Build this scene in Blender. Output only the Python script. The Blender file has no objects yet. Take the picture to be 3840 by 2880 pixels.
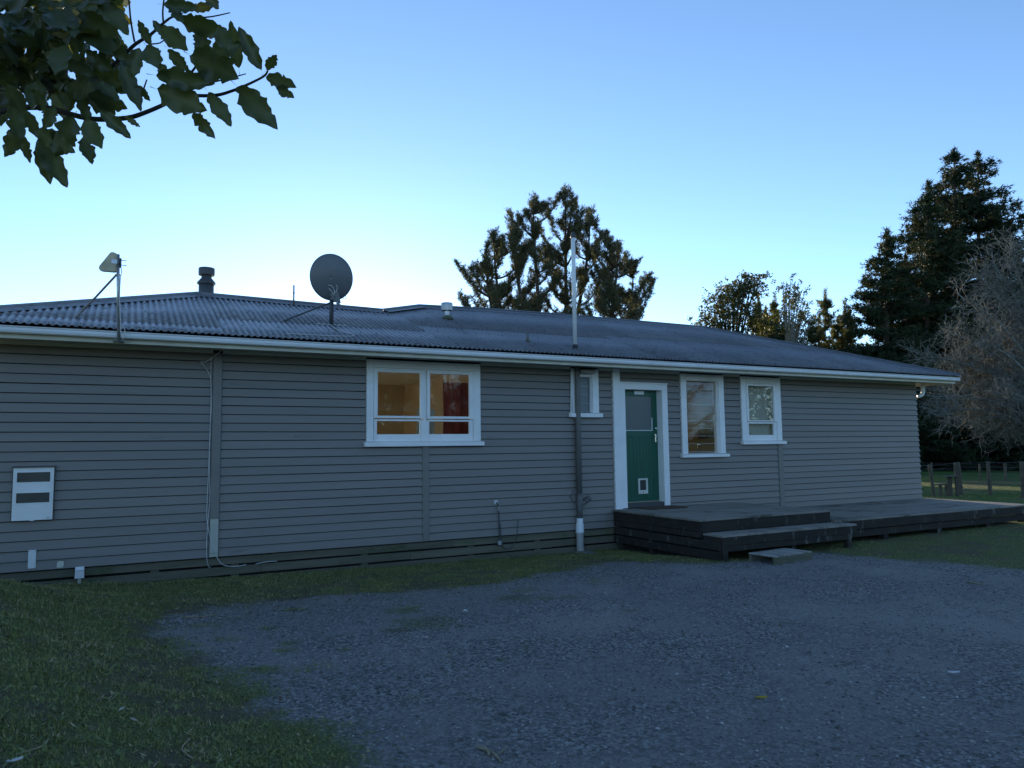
import bpy, math, random
import numpy as np
from mathutils import Vector, Matrix, Quaternion
R = math.radians
rnd = random.Random(7)
nr = np.random.RandomState(11)
scene = bpy.context.scene
COL = scene.collection

# ------------------------------------------------------------------ camera
# X runs along the house front, Y into the house, Z up; z = 0 is the lower edge of the weatherboards
CAM = Vector((0.0, -10.6302, 1.3994)); YAW, PITCH, ROLL = 0.48790738, 0.08474129, -0.01214344
F = 2773.0
_fw = Vector((math.sin(YAW)*math.cos(PITCH), math.cos(YAW)*math.cos(PITCH), math.sin(PITCH)))
_rt = Vector((math.cos(YAW), -math.sin(YAW), 0)); _up = _rt.cross(_fw)
RT = math.cos(ROLL)*_rt + math.sin(ROLL)*_up
UP = -math.sin(ROLL)*_rt + math.cos(ROLL)*_up
FW = _fw
cd = bpy.data.cameras.new('camera'); cam = bpy.data.objects.new('camera', cd); COL.objects.link(cam)
cd.sensor_width = 36.0; cd.lens = 36.0*F/3840.0; cd.clip_start = 0.05; cd.clip_end = 3000
M = Matrix((RT, UP, -FW)).transposed().to_4x4(); M.translation = CAM
cam.matrix_world = M
scene.camera = cam

# ------------------------------------------------------------------ sky, sun, exposure
SUN_AZ, SUN_EL = 15.0, 6.6          # degrees; azimuth from +Y towards +X
world = bpy.data.worlds.new('World'); scene.world = world; world.use_nodes = True
wn = world.node_tree; wn.nodes.clear()
sky = wn.nodes.new('ShaderNodeTexSky'); sky.sky_type = 'NISHITA'; sky.sun_disc = False
sky.sun_elevation = R(SUN_EL); sky.sun_rotation = R(SUN_AZ)
sky.altitude = 50; sky.air_density = 0.60; sky.dust_density = 0.04; sky.ozone_density = 1.8
bg = wn.nodes.new('ShaderNodeBackground'); bg.inputs['Strength'].default_value = 0.15
wo = wn.nodes.new('ShaderNodeOutputWorld')
wn.links.new(sky.outputs[0], bg.inputs[0]); wn.links.new(bg.outputs[0], wo.inputs[0])
sd = bpy.data.lights.new('sun', 'SUN'); sd.energy = 3.6; sd.angle = R(0.53); sd.color = (1.0, 0.84, 0.62)
sun = bpy.data.objects.new('sun', sd); COL.objects.link(sun)
SDIR = Vector((math.sin(R(SUN_AZ))*math.cos(R(SUN_EL)), math.cos(R(SUN_AZ))*math.cos(R(SUN_EL)), math.sin(R(SUN_EL))))
sun.rotation_euler = SDIR.to_track_quat('Z', 'Y').to_euler(); sun.location = (0, 30, 30)
vs = scene.view_settings
vs.view_transform = 'Standard'; vs.look = 'None'; vs.gamma = 1.0; vs.use_curve_mapping = False
vs.exposure = 1.46
scene.render.engine = 'CYCLES'
scene.cycles.use_denoising = True
scene.cycles.max_bounces = 8; scene.cycles.transparent_max_bounces = 12

# ------------------------------------------------------------------ pixel helpers (photo pixels of 3840 x 2880 -> rays)
def ray(px, py):
    return FW + RT*((px-1920)/F) - UP*((py-1440)/F)
def at_depth(px, py, d):
    return CAM + ray(px, py)*d
def on_y(px, py, y):
    d = ray(px, py); return CAM + d*((y-CAM.y)/d.y)
def on_z(px, py, z):
    d = ray(px, py); return CAM + d*((z-CAM.z)/d.z)

# ------------------------------------------------------------------ mesh helpers
class MB:
    def __init__(s): s.v = []; s.f = []
    def add(s, vs_, fs):
        o = len(s.v); s.v += [tuple(p) for p in vs_]; s.f += [tuple(o+i for i in f) for f in fs]; return s
    def box(s, x0, x1, y0, y1, z0, z1):
        return s.add([(x0,y0,z0),(x1,y0,z0),(x1,y1,z0),(x0,y1,z0),(x0,y0,z1),(x1,y0,z1),(x1,y1,z1),(x0,y1,z1)],
                     [(0,3,2,1),(4,5,6,7),(0,1,5,4),(1,2,6,5),(2,3,7,6),(3,0,4,7)])
    def bevbox(s, x0, x1, y0, y1, z0, z1, b=0.004):
        # box with its four edges along the longest axis chamfered
        dx, dy, dz = x1-x0, y1-y0, z1-z0
        m = max(dx, dy, dz)
        def prof(a0, a1, b0, b1):
            return [(a0+b,b0),(a1-b,b0),(a1,b0+b),(a1,b1-b),(a1-b,b1),(a0+b,b1),(a0,b1-b),(a0,b0+b)]
        if m == dx: P = prof(y0,y1,z0,z1); A = [(x0,p[0],p[1]) for p in P]; B = [(x1,p[0],p[1]) for p in P]
        elif m == dy: P = prof(x0,x1,z0,z1); A = [(p[0],y0,p[1]) for p in P]; B = [(p[0],y1,p[1]) for p in P]
        else: P = prof(x0,x1,y0,y1); A = [(p[0],p[1],z0) for p in P]; B = [(p[0],p[1],z1) for p in P]
        n = 8
        return s.add(A+B, [tuple(range(n)), tuple(range(2*n-1,n-1,-1))]+[(i,n+i,n+(i+1)%n,(i+1)%n) for i in range(n)])
    def tube(s, pts, rad, sides=8, caps=True):
        pts = [Vector(p) for p in pts]; n = len(pts)
        if not hasattr(rad, '__len__'): rad = [rad]*n
        o = len(s.v); prev = None
        for i, p in enumerate(pts):
            t = (pts[min(i+1,n-1)]-pts[max(i-1,0)])
            if t.length < 1e-9: t = Vector((0,0,1))
            t.normalize()
            if prev is None:
                a = Vector((0,0,1)) if abs(t.z) < .9 else Vector((1,0,0)); u = t.cross(a).normalized()
            else:
                u = (prev - t*prev.dot(t))
                u = u.normalized() if u.length > 1e-6 else t.orthogonal().normalized()
            prev = u; w = t.cross(u)
            for k in range(sides):
                a = 2*math.pi*k/sides; s.v.append(tuple(p + (u*math.cos(a)+w*math.sin(a))*rad[i]))
        for i in range(n-1):
            for k in range(sides):
                a = o+i*sides+k; b = o+i*sides+(k+1)%sides
                s.f.append((a, b, b+sides, a+sides))
        if caps:
            s.f.append(tuple(o+k for k in range(sides-1,-1,-1))); s.f.append(tuple(o+(n-1)*sides+k for k in range(sides)))
        return s
    def lathe(s, x, y, prof, sides=24):
        return s.tube([(x,y,z) for r,z in prof], [r for r,z in prof], sides)
    def build(s, name, m, parent=None, smooth=False, props=None):
        return mesh_obj(name, s.v, s.f, m, parent, smooth)
def mesh_obj(name, v, f, m, parent=None, smooth=False):
    me = bpy.data.meshes.new(name); me.from_pydata([tuple(p) for p in v], [], [tuple(q) for q in f]); me.update()
    return link(name, me, m, parent, smooth)
def link(name, me, m=None, parent=None, smooth=False):
    if m is not None and not me.materials: me.materials.append(m)
    if smooth: me.polygons.foreach_set('use_smooth', [True]*len(me.polygons))
    o = bpy.data.objects.new(name, me); COL.objects.link(o)
    if parent is not None: o.parent = parent; o.matrix_parent_inverse = parent.matrix_basis.inverted()
    return o
def smooth_angle(o, deg=40):
    me = o.data; me.polygons.foreach_set('use_smooth', [True]*len(me.polygons)); me.set_sharp_from_angle(angle=R(deg)); return o
def tri_mesh(name, V, T, attrs=None):
    me = bpy.data.meshes.new(name); V = np.asarray(V, np.float32); T = np.asarray(T, np.int32)
    n = T.shape[1]
    me.vertices.add(len(V)); me.vertices.foreach_set('co', V.ravel())
    me.loops.add(T.size); me.loops.foreach_set('vertex_index', T.ravel())
    me.polygons.add(len(T)); me.polygons.foreach_set('loop_start', np.arange(0, T.size, n, dtype=np.int32))
    for k, a in (attrs or {}).items():
        at = me.attributes.new(k, 'FLOAT', 'POINT'); at.data.foreach_set('value', np.asarray(a, np.float32))
    me.update(calc_edges=True); return me
def tag(o, label=None, cat=None, group=None, kind=None):
    if label: o['label'] = label
    if cat: o['category'] = cat
    if group: o['group'] = group
    if kind: o['kind'] = kind
    return o
def thing(name, loc, label, cat, group=None):
    o = bpy.data.objects.new(name, None); o.empty_display_size = .1; COL.objects.link(o); o.location = loc
    return tag(o, label, cat, group)

# ------------------------------------------------------------------ materials
def new_mat(name):
    m = bpy.data.materials.new(name); m.use_nodes = True; nt = m.node_tree
    return m, nt, nt.nodes['Principled BSDF']
def N(nt, t, **kw):
    n = nt.nodes.new(t)
    for k, v in kw.items(): setattr(n, k, v)
    return n
def pos_node(nt, coord='world'):
    if coord == 'world': return N(nt, 'ShaderNodeNewGeometry').outputs['Position']
    return N(nt, 'ShaderNodeTexCoord').outputs['Object']
def noise(nt, src, scale, detail=6, rough=.6, stretch=None, dist=0):
    if stretch:
        mp = N(nt, 'ShaderNodeMapping'); mp.inputs['Scale'].default_value = stretch; nt.links.new(src, mp.inputs[0]); src = mp.outputs[0]
    n = N(nt, 'ShaderNodeTexNoise'); n.inputs['Scale'].default_value = scale; n.inputs['Detail'].default_value = detail
    n.inputs['Roughness'].default_value = rough; n.inputs['Distortion'].default_value = dist; nt.links.new(src, n.inputs['Vector']); return n.outputs['Fac']
def ramp(nt, src, stops):
    r = N(nt, 'ShaderNodeValToRGB'); nt.links.new(src, r.inputs[0]); el = r.color_ramp.elements
    while len(el) < len(stops): el.new(.5)
    for e, (p, c) in zip(el, stops): e.position = p; e.color = (c[0], c[1], c[2], 1) if hasattr(c, '__len__') else (c, c, c, 1)
    return r.outputs[0]
def mixc(nt, fac, a, b, mode='MIX'):
    m = N(nt, 'ShaderNodeMix', data_type='RGBA', blend_type=mode)
    for sock, v in ((m.inputs[0], fac), (m.inputs[6], a), (m.inputs[7], b)):
        if hasattr(v, 'is_output'): nt.links.new(v, sock)
        elif hasattr(v, '__len__'): sock.default_value = (v[0], v[1], v[2], 1)
        else: sock.default_value = v
    return m.outputs[2]
def bump(nt, p, h, strength, dist=.01):
    b = N(nt, 'ShaderNodeBump'); b.inputs['Strength'].default_value = strength; b.inputs['Distance'].default_value = dist
    nt.links.new(h, b.inputs['Height']); nt.links.new(b.outputs[0], p.inputs['Normal'])
def pmat(name, c1, c2=None, scale=6, rough=.6, bstr=0, bscale=60, metal=0, stretch=None, coord='world', lo=.35, hi=.65, stain=None, rand=0, spec=.5, bdist=.004):
    m, nt, p = new_mat(name); p.inputs['Roughness'].default_value = rough; p.inputs['Metallic'].default_value = metal
    p.inputs['Specular IOR Level'].default_value = spec
    c2 = c2 or tuple(x*.8 for x in c1); src = pos_node(nt, coord)
    col = ramp(nt, noise(nt, src, scale, stretch=stretch), [(lo, c1), (hi, c2)])
    if stain:
        sc, ssc, thr, sstr = stain
        col = mixc(nt, ramp(nt, noise(nt, src, ssc, 8, .7, stretch=sstr), [(thr, 0.0), (min(1, thr+.12), 1.0)]), col, sc)
    if rand:
        oi = N(nt, 'ShaderNodeObjectInfo'); mr = N(nt, 'ShaderNodeMapRange'); nt.links.new(oi.outputs['Random'], mr.inputs[0])
        mr.inputs[3].default_value = 1-rand; mr.inputs[4].default_value = 1+rand*.5
        col = mixc(nt, 1.0, col, mr.outputs[0], 'MULTIPLY')
    nt.links.new(col, p.inputs['Base Color'])
    if bstr: bump(nt, p, noise(nt, src, bscale, 4, .6, stretch=stretch), bstr, bdist)
    return m
MT = {}
MT['board'] = pmat('grey_house_paint', (.222,.204,.180), (.200,.185,.165), 1.3, .5, .25, 40, stretch=(.3,1,6), rand=.05, stain=((.12,.12,.095), 2.2, .64, (.5,1,2.5)))
MT['trim'] = pmat('white_paint_weathered', (.88,.88,.86), (.80,.80,.78), 3, .45, .2, 60, stain=((.36,.36,.33), 9, .66, (1,1,.35)))
MT['cream'] = pmat('cream_paint', (.66,.64,.53), (.56,.54,.44), 2, .55, .1, 40, stain=((.30,.27,.17), 3, .62, (.4,1,2)))
MT['gutter'] = pmat('white_gutter_plastic', (.74,.75,.75), (.68,.68,.66), 2, .35, stain=((.38,.36,.30), 3, .68, (.25,1,3)))
MT['soffit'] = pmat('soffit_lining', (.55,.54,.49), (.46,.45,.40), 2, .7)
MT['dark'] = pmat('underfloor_dark', (.02,.018,.016), (.012,.011,.01), 2, .95)
MT['base'] = pmat('stained_base_board', (.18,.16,.115), (.115,.115,.075), 2.5, .85, .5, 30, stretch=(.4,1,5), rand=.25, stain=((.08,.10,.045), 3, .55, (.5,1,1.5)))
MT['green'] = pmat('green_door_paint', (.008,.105,.062), (.007,.085,.052), 4, .38, .15, 30, stretch=(3,1,.4))
MT['white'] = pmat('white_plastic', (.80,.81,.80), (.74,.75,.74), 3, .35)
MT['steel'] = pmat('galvanised_steel', (.46,.47,.48), (.36,.37,.38), 8, .38, metal=.75)
MT['chrome'] = pmat('chrome', (.75,.75,.75), (.7,.7,.7), 5, .15, metal=1)
MT['darkmetal'] = pmat('dark_painted_metal', (.07,.075,.08), (.05,.053,.056), 5, .5)
MT['dishgrey'] = pmat('dish_grey', (.13,.14,.15), (.115,.122,.13), 3, .45)
MT['pipegrey'] = pmat('grey_painted_pipe', (.135,.135,.13), (.11,.11,.105), 5, .5)
MT['rubber'] = pmat('black_rubber', (.025,.025,.026), (.018,.018,.018), 5, .6)
MT['cable'] = pmat('white_cable', (.62,.62,.60), (.5,.5,.48), 5, .5)
MT['brown'] = pmat('brown_wallpaint', (.66,.55,.39), (.60,.50,.355), .8, .7)
MT['ceil'] = pmat('ceiling_paint', (.82,.80,.74), (.78,.76,.7), 1, .8)
MT['floor_in'] = pmat('vinyl_floor', (.42,.34,.25), (.36,.29,.21), 2, .5)
MT['redcurtain'] = pmat('red_cloth', (.36,.03,.012), (.27,.022,.01), 3, .9)
MT['net'] = pmat('cream_cloth', (.62,.55,.42), (.52,.46,.36), 3, .9)
MT['blind'] = pmat('beige_blind', (.58,.52,.42), (.54,.48,.39), 1.5, .8)
MT['olive'] = pmat('olive_wallpaint', (.34,.31,.20), (.30,.28,.18), 1.5, .7)
MT['wood_in'] = pmat('varnished_shelf', (.28,.12,.04), (.2,.08,.03), 4, .5)
MT['mat'] = pmat('coir_mat', (.085,.055,.03), (.06,.04,.025), 20, .95, .8, 200)
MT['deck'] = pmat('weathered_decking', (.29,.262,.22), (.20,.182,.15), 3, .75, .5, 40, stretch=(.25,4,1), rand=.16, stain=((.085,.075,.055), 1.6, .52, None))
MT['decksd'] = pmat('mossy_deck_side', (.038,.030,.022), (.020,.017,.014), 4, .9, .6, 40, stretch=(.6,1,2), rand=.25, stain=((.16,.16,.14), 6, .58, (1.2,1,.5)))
MT['pallet'] = pmat('grey_slat_wood', (.36,.35,.31), (.25,.245,.21), 5, .8, .4, 60, rand=.25)
MT['post'] = pmat('fence_wood', (.13,.11,.08), (.075,.066,.05), 6, .9, .5, 40, coord='object')
MT['wire'] = pmat('fence_wire', (.3,.3,.3), (.25,.25,.25), 5, .5, metal=.6)
MT['moss'] = pmat('mossy_flashing', (.12,.13,.08), (.07,.08,.05), 20, .9)
MT['antenna'] = pmat('aged_plastic', (.55,.47,.30), (.40,.33,.21), 9, .5, coord='object')
MT['concrete'] = pmat('concrete', (.22,.21,.19), (.15,.15,.13), 12, .9, .4, 60)
MT['litter_white'] = pmat('litter_white', (.75,.75,.75), (.6,.6,.6), 20, .6)
MT['straw'] = pmat('dry_straw', (.32,.28,.18), (.24,.2,.12), 20, .9)
MT['yleaf'] = pmat('yellow_fallen_leaf', (.5,.36,.03), (.32,.27,.03), 30, .6)
MT['barkbare'] = pmat('lichen_bark', (.21,.21,.185), (.10,.098,.088), 9, .95, coord='object', lo=.4, hi=.6)
MT['bark'] = pmat('pine_bark', (.085,.062,.045), (.05,.04,.032), 6, .95, coord='object')
MT['twig'] = pmat('branch_bark', (.06,.048,.036), (.035,.03,.024), 30, .85, coord='object')

def roof_mat():
    m, nt, p = new_mat('painted_corrugated_iron'); src = pos_node(nt)
    base = ramp(nt, noise(nt, src, 1.2, 5, stretch=(1,.5,.5)), [(.35,(.15,.155,.165)),(.65,(.115,.12,.13))])
    # chalky, lichen-pale paint towards the older left-hand sheets
    sx = N(nt, 'ShaderNodeSeparateXYZ'); nt.links.new(src, sx.inputs[0])
    mr = N(nt, 'ShaderNodeMapRange'); nt.links.new(sx.outputs[0], mr.inputs[0]); mr.inputs[1].default_value = -1; mr.inputs[2].default_value = 6.0; mr.inputs[3].default_value = .85; mr.inputs[4].default_value = 0
    base = mixc(nt, mr.outputs[0], base, (.36,.355,.36))
    grime = ramp(nt, noise(nt, src, 7, 8, .7), [(.52,0.),(.68,1.)])
    fm = N(nt, 'ShaderNodeMath', operation='MULTIPLY'); nt.links.new(grime, fm.inputs[0]); fm.inputs[1].default_value = .75
    base = mixc(nt, fm.outputs[0], base, (.045,.043,.042))
    spots = ramp(nt, noise(nt, src, 26, 4, .6), [(.63,0.),(.7,1.)])
    base = mixc(nt, spots, base, (.20,.20,.17))
    oi = N(nt, 'ShaderNodeObjectInfo'); m2 = N(nt, 'ShaderNodeMapRange'); nt.links.new(oi.outputs['Random'], m2.inputs[0]); m2.inputs[3].default_value = .85; m2.inputs[4].default_value = 1.1
    base = mixc(nt, 1.0, base, m2.outputs[0], 'MULTIPLY')
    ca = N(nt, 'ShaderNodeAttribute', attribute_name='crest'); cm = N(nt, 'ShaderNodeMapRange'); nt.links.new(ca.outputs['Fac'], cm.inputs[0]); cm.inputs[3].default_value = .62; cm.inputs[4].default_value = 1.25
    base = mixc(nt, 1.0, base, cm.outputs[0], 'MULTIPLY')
    nt.links.new(base, p.inputs['Base Color']); p.inputs['Roughness'].default_value = .40; p.inputs['Specular IOR Level'].default_value = .5
    return m
MT['roof'] = roof_mat()
def glass_mat(name, tint=(1,1,1), rough=0.0, ior=1.5):
    m = bpy.data.materials.new(name); m.use_nodes = True; nt = m.node_tree; nt.nodes.clear()
    o = N(nt, 'ShaderNodeOutputMaterial'); mx = N(nt, 'ShaderNodeMixShader'); fr = N(nt, 'ShaderNodeFresnel'); fr.inputs[0].default_value = ior
    t = N(nt, 'ShaderNodeBsdfTransparent'); t.inputs[0].default_value = (*tint, 1)
    g = N(nt, 'ShaderNodeBsdfGlossy'); g.inputs['Roughness'].default_value = rough; g.inputs[0].default_value = (1,1,1,1)
    mu = N(nt, 'ShaderNodeMath', operation='MULTIPLY_ADD'); nt.links.new(fr.outputs[0], mu.inputs[0]); mu.inputs[1].default_value = 1.8; mu.inputs[2].default_value = .0; mu.use_clamp = True
    gb = N(nt, 'ShaderNodeNewGeometry'); ib = N(nt, 'ShaderNodeMath', operation='SUBTRACT'); ib.inputs[0].default_value = 1.0; nt.links.new(gb.outputs['Backfacing'], ib.inputs[1])
    fb = N(nt, 'ShaderNodeMath', operation='MULTIPLY'); nt.links.new(mu.outputs[0], fb.inputs[0]); nt.links.new(ib.outputs[0], fb.inputs[1])   # front face only: both faces of the pane in one
    nt.links.new(fb.outputs[0], mx.inputs[0]); nt.links.new(t.outputs[0], mx.inputs[1]); nt.links.new(g.outputs[0], mx.inputs[2]); nt.links.new(mx.outputs[0], o.inputs[0])
    return m
MT['edge'] = pmat('glass_edge', (.42,.47,.46), (.36,.41,.40), 9, .3)
MT['glass'] = glass_mat('window_glass', (.9,.93,.92), .004)
def frosted():
    m, nt, p = new_mat('obscure_glass'); p.inputs['Base Color'].default_value = (.10,.125,.125,1); p.inputs['Roughness'].default_value = .28
    p.inputs['Specular IOR Level'].default_value = .6
    bump(nt, p, noise(nt, pos_node(nt), 90, 3), .25, .004); return m
MT['frost'] = frosted()
def leaf_mat(name, c1, c2, trans=.35, rough=.45, c3=None):
    m, nt, p = new_mat(name); oi = N(nt, 'ShaderNodeObjectInfo')
    at = N(nt, 'ShaderNodeAttribute', attribute_name='tone')
    sm = N(nt, 'ShaderNodeMath', operation='ADD'); nt.links.new(at.outputs['Fac'], sm.inputs[0])
    m1 = N(nt, 'ShaderNodeMath', operation='MULTIPLY'); nt.links.new(oi.outputs['Random'], m1.inputs[0]); m1.inputs[1].default_value = .25; nt.links.new(m1.outputs[0], sm.inputs[1])
    stops = [(0.0, c1), (.75, c2)] + ([(1.0, c3)] if c3 else [])
    col = ramp(nt, sm.outputs[0], stops)
    nt.links.new(col, p.inputs['Base Color']); p.inputs['Roughness'].default_value = rough; p.inputs['Specular IOR Level'].default_value = .3
    if trans:
        tr = N(nt, 'ShaderNodeBsdfTranslucent'); out = nt.nodes['Material Output']; mx = N(nt, 'ShaderNodeMixShader'); mx.inputs[0].default_value = trans
        tc = mixc(nt, .5, col, (.30,.28,.02)); nt.links.new(tc, tr.inputs[0])
        nt.links.new(p.outputs[0], mx.inputs[1]); nt.links.new(tr.outputs[0], mx.inputs[2]); nt.links.new(mx.outputs[0], out.inputs[0])
    return m
MT['pine'] = leaf_mat('pine_needles', (.040,.050,.030), (.105,.098,.055), .15, .7)
MT['conifer'] = leaf_mat('dark_conifer_foliage', (.010,.024,.012), (.032,.050,.020), .05, .75)
MT['broad'] = leaf_mat('tiered_tree_foliage', (.018,.032,.018), (.050,.065,.028), .2, .6)
MT['young'] = leaf_mat('young_pine_foliage', (.035,.052,.022), (.105,.105,.045), .25, .7)
MT['bigleaf'] = leaf_mat('large_leathery_leaf', (.020,.040,.020), (.085,.105,.045), .26, .30)
MT['blade'] = leaf_mat('grass_blade', (.095,.155,.045), (.27,.29,.10), .2, .6, (.44,.36,.20))

# ------------------------------------------------------------------ ground
def vnoise(x, y, s, seed):
    rs = np.random.RandomState(seed); G = rs.rand(256, 256)
    x = np.asarray(x)*s+97.3; y = np.asarray(y)*s+53.1
    xi = np.floor(x).astype(int); yi = np.floor(y).astype(int); fx = x-xi; fy = y-yi; fx = fx*fx*(3-2*fx); fy = fy*fy*(3-2*fy)
    g = lambda a, b: G[a % 256, b % 256]
    return (g(xi,yi)*(1-fx)+g(xi+1,yi)*fx)*(1-fy)+(g(xi,yi+1)*(1-fx)+g(xi+1,yi+1)*fx)*fy
def fbm(x, y, s, seed, o=4):
    t = 0; a = .5; w = 0
    for k in range(o): t = t+a*vnoise(x, y, s*2**k, seed+k); w += a; a *= .55
    return t/w
def sstep(a, b, x):
    t = np.clip((np.asarray(x)-a)/(b-a), 0, 1); return t*t*(3-2*t)
def zg(X, Y):
    X = np.asarray(X, float); Y = np.asarray(Y, float)
    zw = np.interp(X, [-12,-3,-1.2,0,1.7,4,6.8,9,12,13.3,14.8,18,25,60], [.0,-.05,-.15,-.235,-.29,-.34,-.375,-.37,-.29,-.24,-.215,-.25,-.32,-.6])
    zf = np.interp(X, [-12,-3,-1.3,.3,1.3,8,10,12,16,25,60], [.60,.52,.30,-.15,-.25,-.275,-.27,-.26,-.22,-.33,-.6])
    s = sstep(-2.4, -.15, Y); z = zf*(1-s)+zw*s
    cam_s = sstep(-6.5, -9.5, Y)*sstep(14, 4, X); z = z+.05*cam_s
    near = sstep(60, 20, np.abs(X))*sstep(60, 20, np.abs(Y))
    z = z+near*(fbm(X, Y, .9, 5, 3)-.5)*.05+near*sstep(1.2, .2, X)*(fbm(X, Y, 3.5, 15, 3)-.5)*.06
    return z
GRAVEL = np.array([(1.3,-30),(1.25,-9),(1.15,-6.9),(1.08,-6.15),(.83,-5.49),(.74,-4.88),(.67,-4.23),(.43,-3.64),(.39,-2.76),(1.24,-2.17),(1.4,-1.86),(2.2,-1.95),(2.9,-2.35),(3.9,-2.45),
                   (5.2,-1.95),(6.37,-1.65),(7.1,-2.35),(7.62,-2.66),(9.4,-2.55),(9.82,-3.62),(10.12,-4.35),(10.37,-5.13),(11.4,-8),(13,-12),(16,-30)])
def poly_sd(X, Y, P):
    X = X.ravel(); Y = Y.ravel(); d = np.full(X.shape, 1e9); ins = np.zeros(X.shape, bool); n = len(P)
    for i in range(n):
        ax, ay = P[i]; bx, by = P[(i+1) % n]; ex, ey = bx-ax, by-ay
        t = np.clip(((X-ax)*ex+(Y-ay)*ey)/(ex*ex+ey*ey), 0, 1); d = np.minimum(d, np.hypot(X-ax-t*ex, Y-ay-t*ey))
        c = ((ay > Y) != (by > Y)) & (X < (bx-ax)*(Y-ay)/((by-ay) if by != ay else 1e-9)+ax); ins ^= c
    return np.where(ins, -d, d)
# grass tufts inside the gravel, read off the photo: pixel, half width in pixels, strength
TUFTS = [(1101,2290,55,1),(1511,2284,90,.9),(1590,2325,150,.8),(1500,2360,75,1),(1650,2345,110,.6),(1090,2414,45,1),(1068,2444,60,.9),(1294,2440,35,.8),(977,2533,90,1),(1175,2733,95,1),(1000,2694,110,1),
         (1370,2761,40,1),(1333,2718,55,.5),(1824,2724,35,.8),(1555,2755,55,.5),(1878,2475,45,.7),(1550,2620,60,.5),(1920,2241,80,.9),(2050,2241,60,.8),(2130,2240,50,.7),(1960,2215,60,.7),(1975,2255,50,.6),(2365,2286,45,.9),
         (2230,2180,60,.5),(2320,2200,40,.5),(2390,2185,40,.4),(1970,2420,30,.9),(1990,2435,40,.8),(1180,2500,90,.45),(1130,2520,60,.6),(1010,2360,60,.6),(890,2330,70,.6),(760,2370,90,.7),(840,2420,60,.7),(2085,2555,40,.5)]
TUFT3 = [(on_z(px, py, -.25), w) for px, py, r_, w in TUFTS]
TUFTR = [(on_z(px+r_, py, -.25)-on_z(px, py, -.25)).length for px, py, r_, w in TUFTS]
def masks(X, Y):
    sh = X.shape; x = X.ravel(); y = Y.ravel()
    sdv = poly_sd(x, y, GRAVEL)
    wob = (fbm(x, y, 1.6, 21)-.5)*.9+(fbm(x, y, 6, 31)-.5)*.5
    g = sstep(-.28, .30, sdv+wob*.62)
    for (c, w), r_ in zip(TUFT3, TUFTR):
        d2 = ((x-c.x)/r_)**2+((y-c.y)/(r_*.75))**2
        g = np.maximum(g, .62*w*sstep(1.5, .1, d2+(fbm(x, y, 9, 41)-.5)*1.4))
    bare = sstep(.50, .66, fbm(x, y, .8, 61))*sstep(2.0, .9, x)*sstep(-1.2, -2.6, y)
    strip = sstep(.45, .62, fbm(x, y, 1.5, 71))*sstep(.9, 1.6, x)*sstep(7.6, 6.5, x)*sstep(-2.8, -2.2, y)*sstep(-.5, -1.4, y)
    gap = sstep(.54, .68, fbm(x, y, 2.5, 81))*.7
    dirt = np.clip(np.maximum(np.maximum(bare, strip*.8), gap), 0, 1)*(g > .2)
    return g.reshape(sh), dirt.reshape(sh)
def axis(dense0, dense1, step, far0, far1):
    a = list(np.arange(dense0, dense1+1e-6, step)); s = step; p = dense1
    while p < far1: s *= 1.28; p += s; a.append(p)
    s = step; p = dense0; pre = []
    while p > far0: s *= 1.28; p -= s; pre.append(p)
    return np.array(pre[::-1]+a)
xs = axis(-3.0, 13.0, .06, -900, 900); ys = axis(-9.6, .5, .06, -900, 1200)
GX, GY = np.meshgrid(xs, ys); GZ = zg(GX, GY); Gg, Gd = masks(GX, GY)
Vg = np.stack([GX.ravel(), GY.ravel(), GZ.ravel()], 1); nx, ny = len(xs), len(ys)
ii = (np.arange(ny-1)[:, None]*nx+np.arange(nx-1)[None]).ravel()
Tg = np.stack([ii, ii+1, ii+nx+1, ii+nx], 1)
gme = tri_mesh('ground', Vg, Tg, {'grass': Gg.ravel(), 'dirt': Gd.ravel()})
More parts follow.
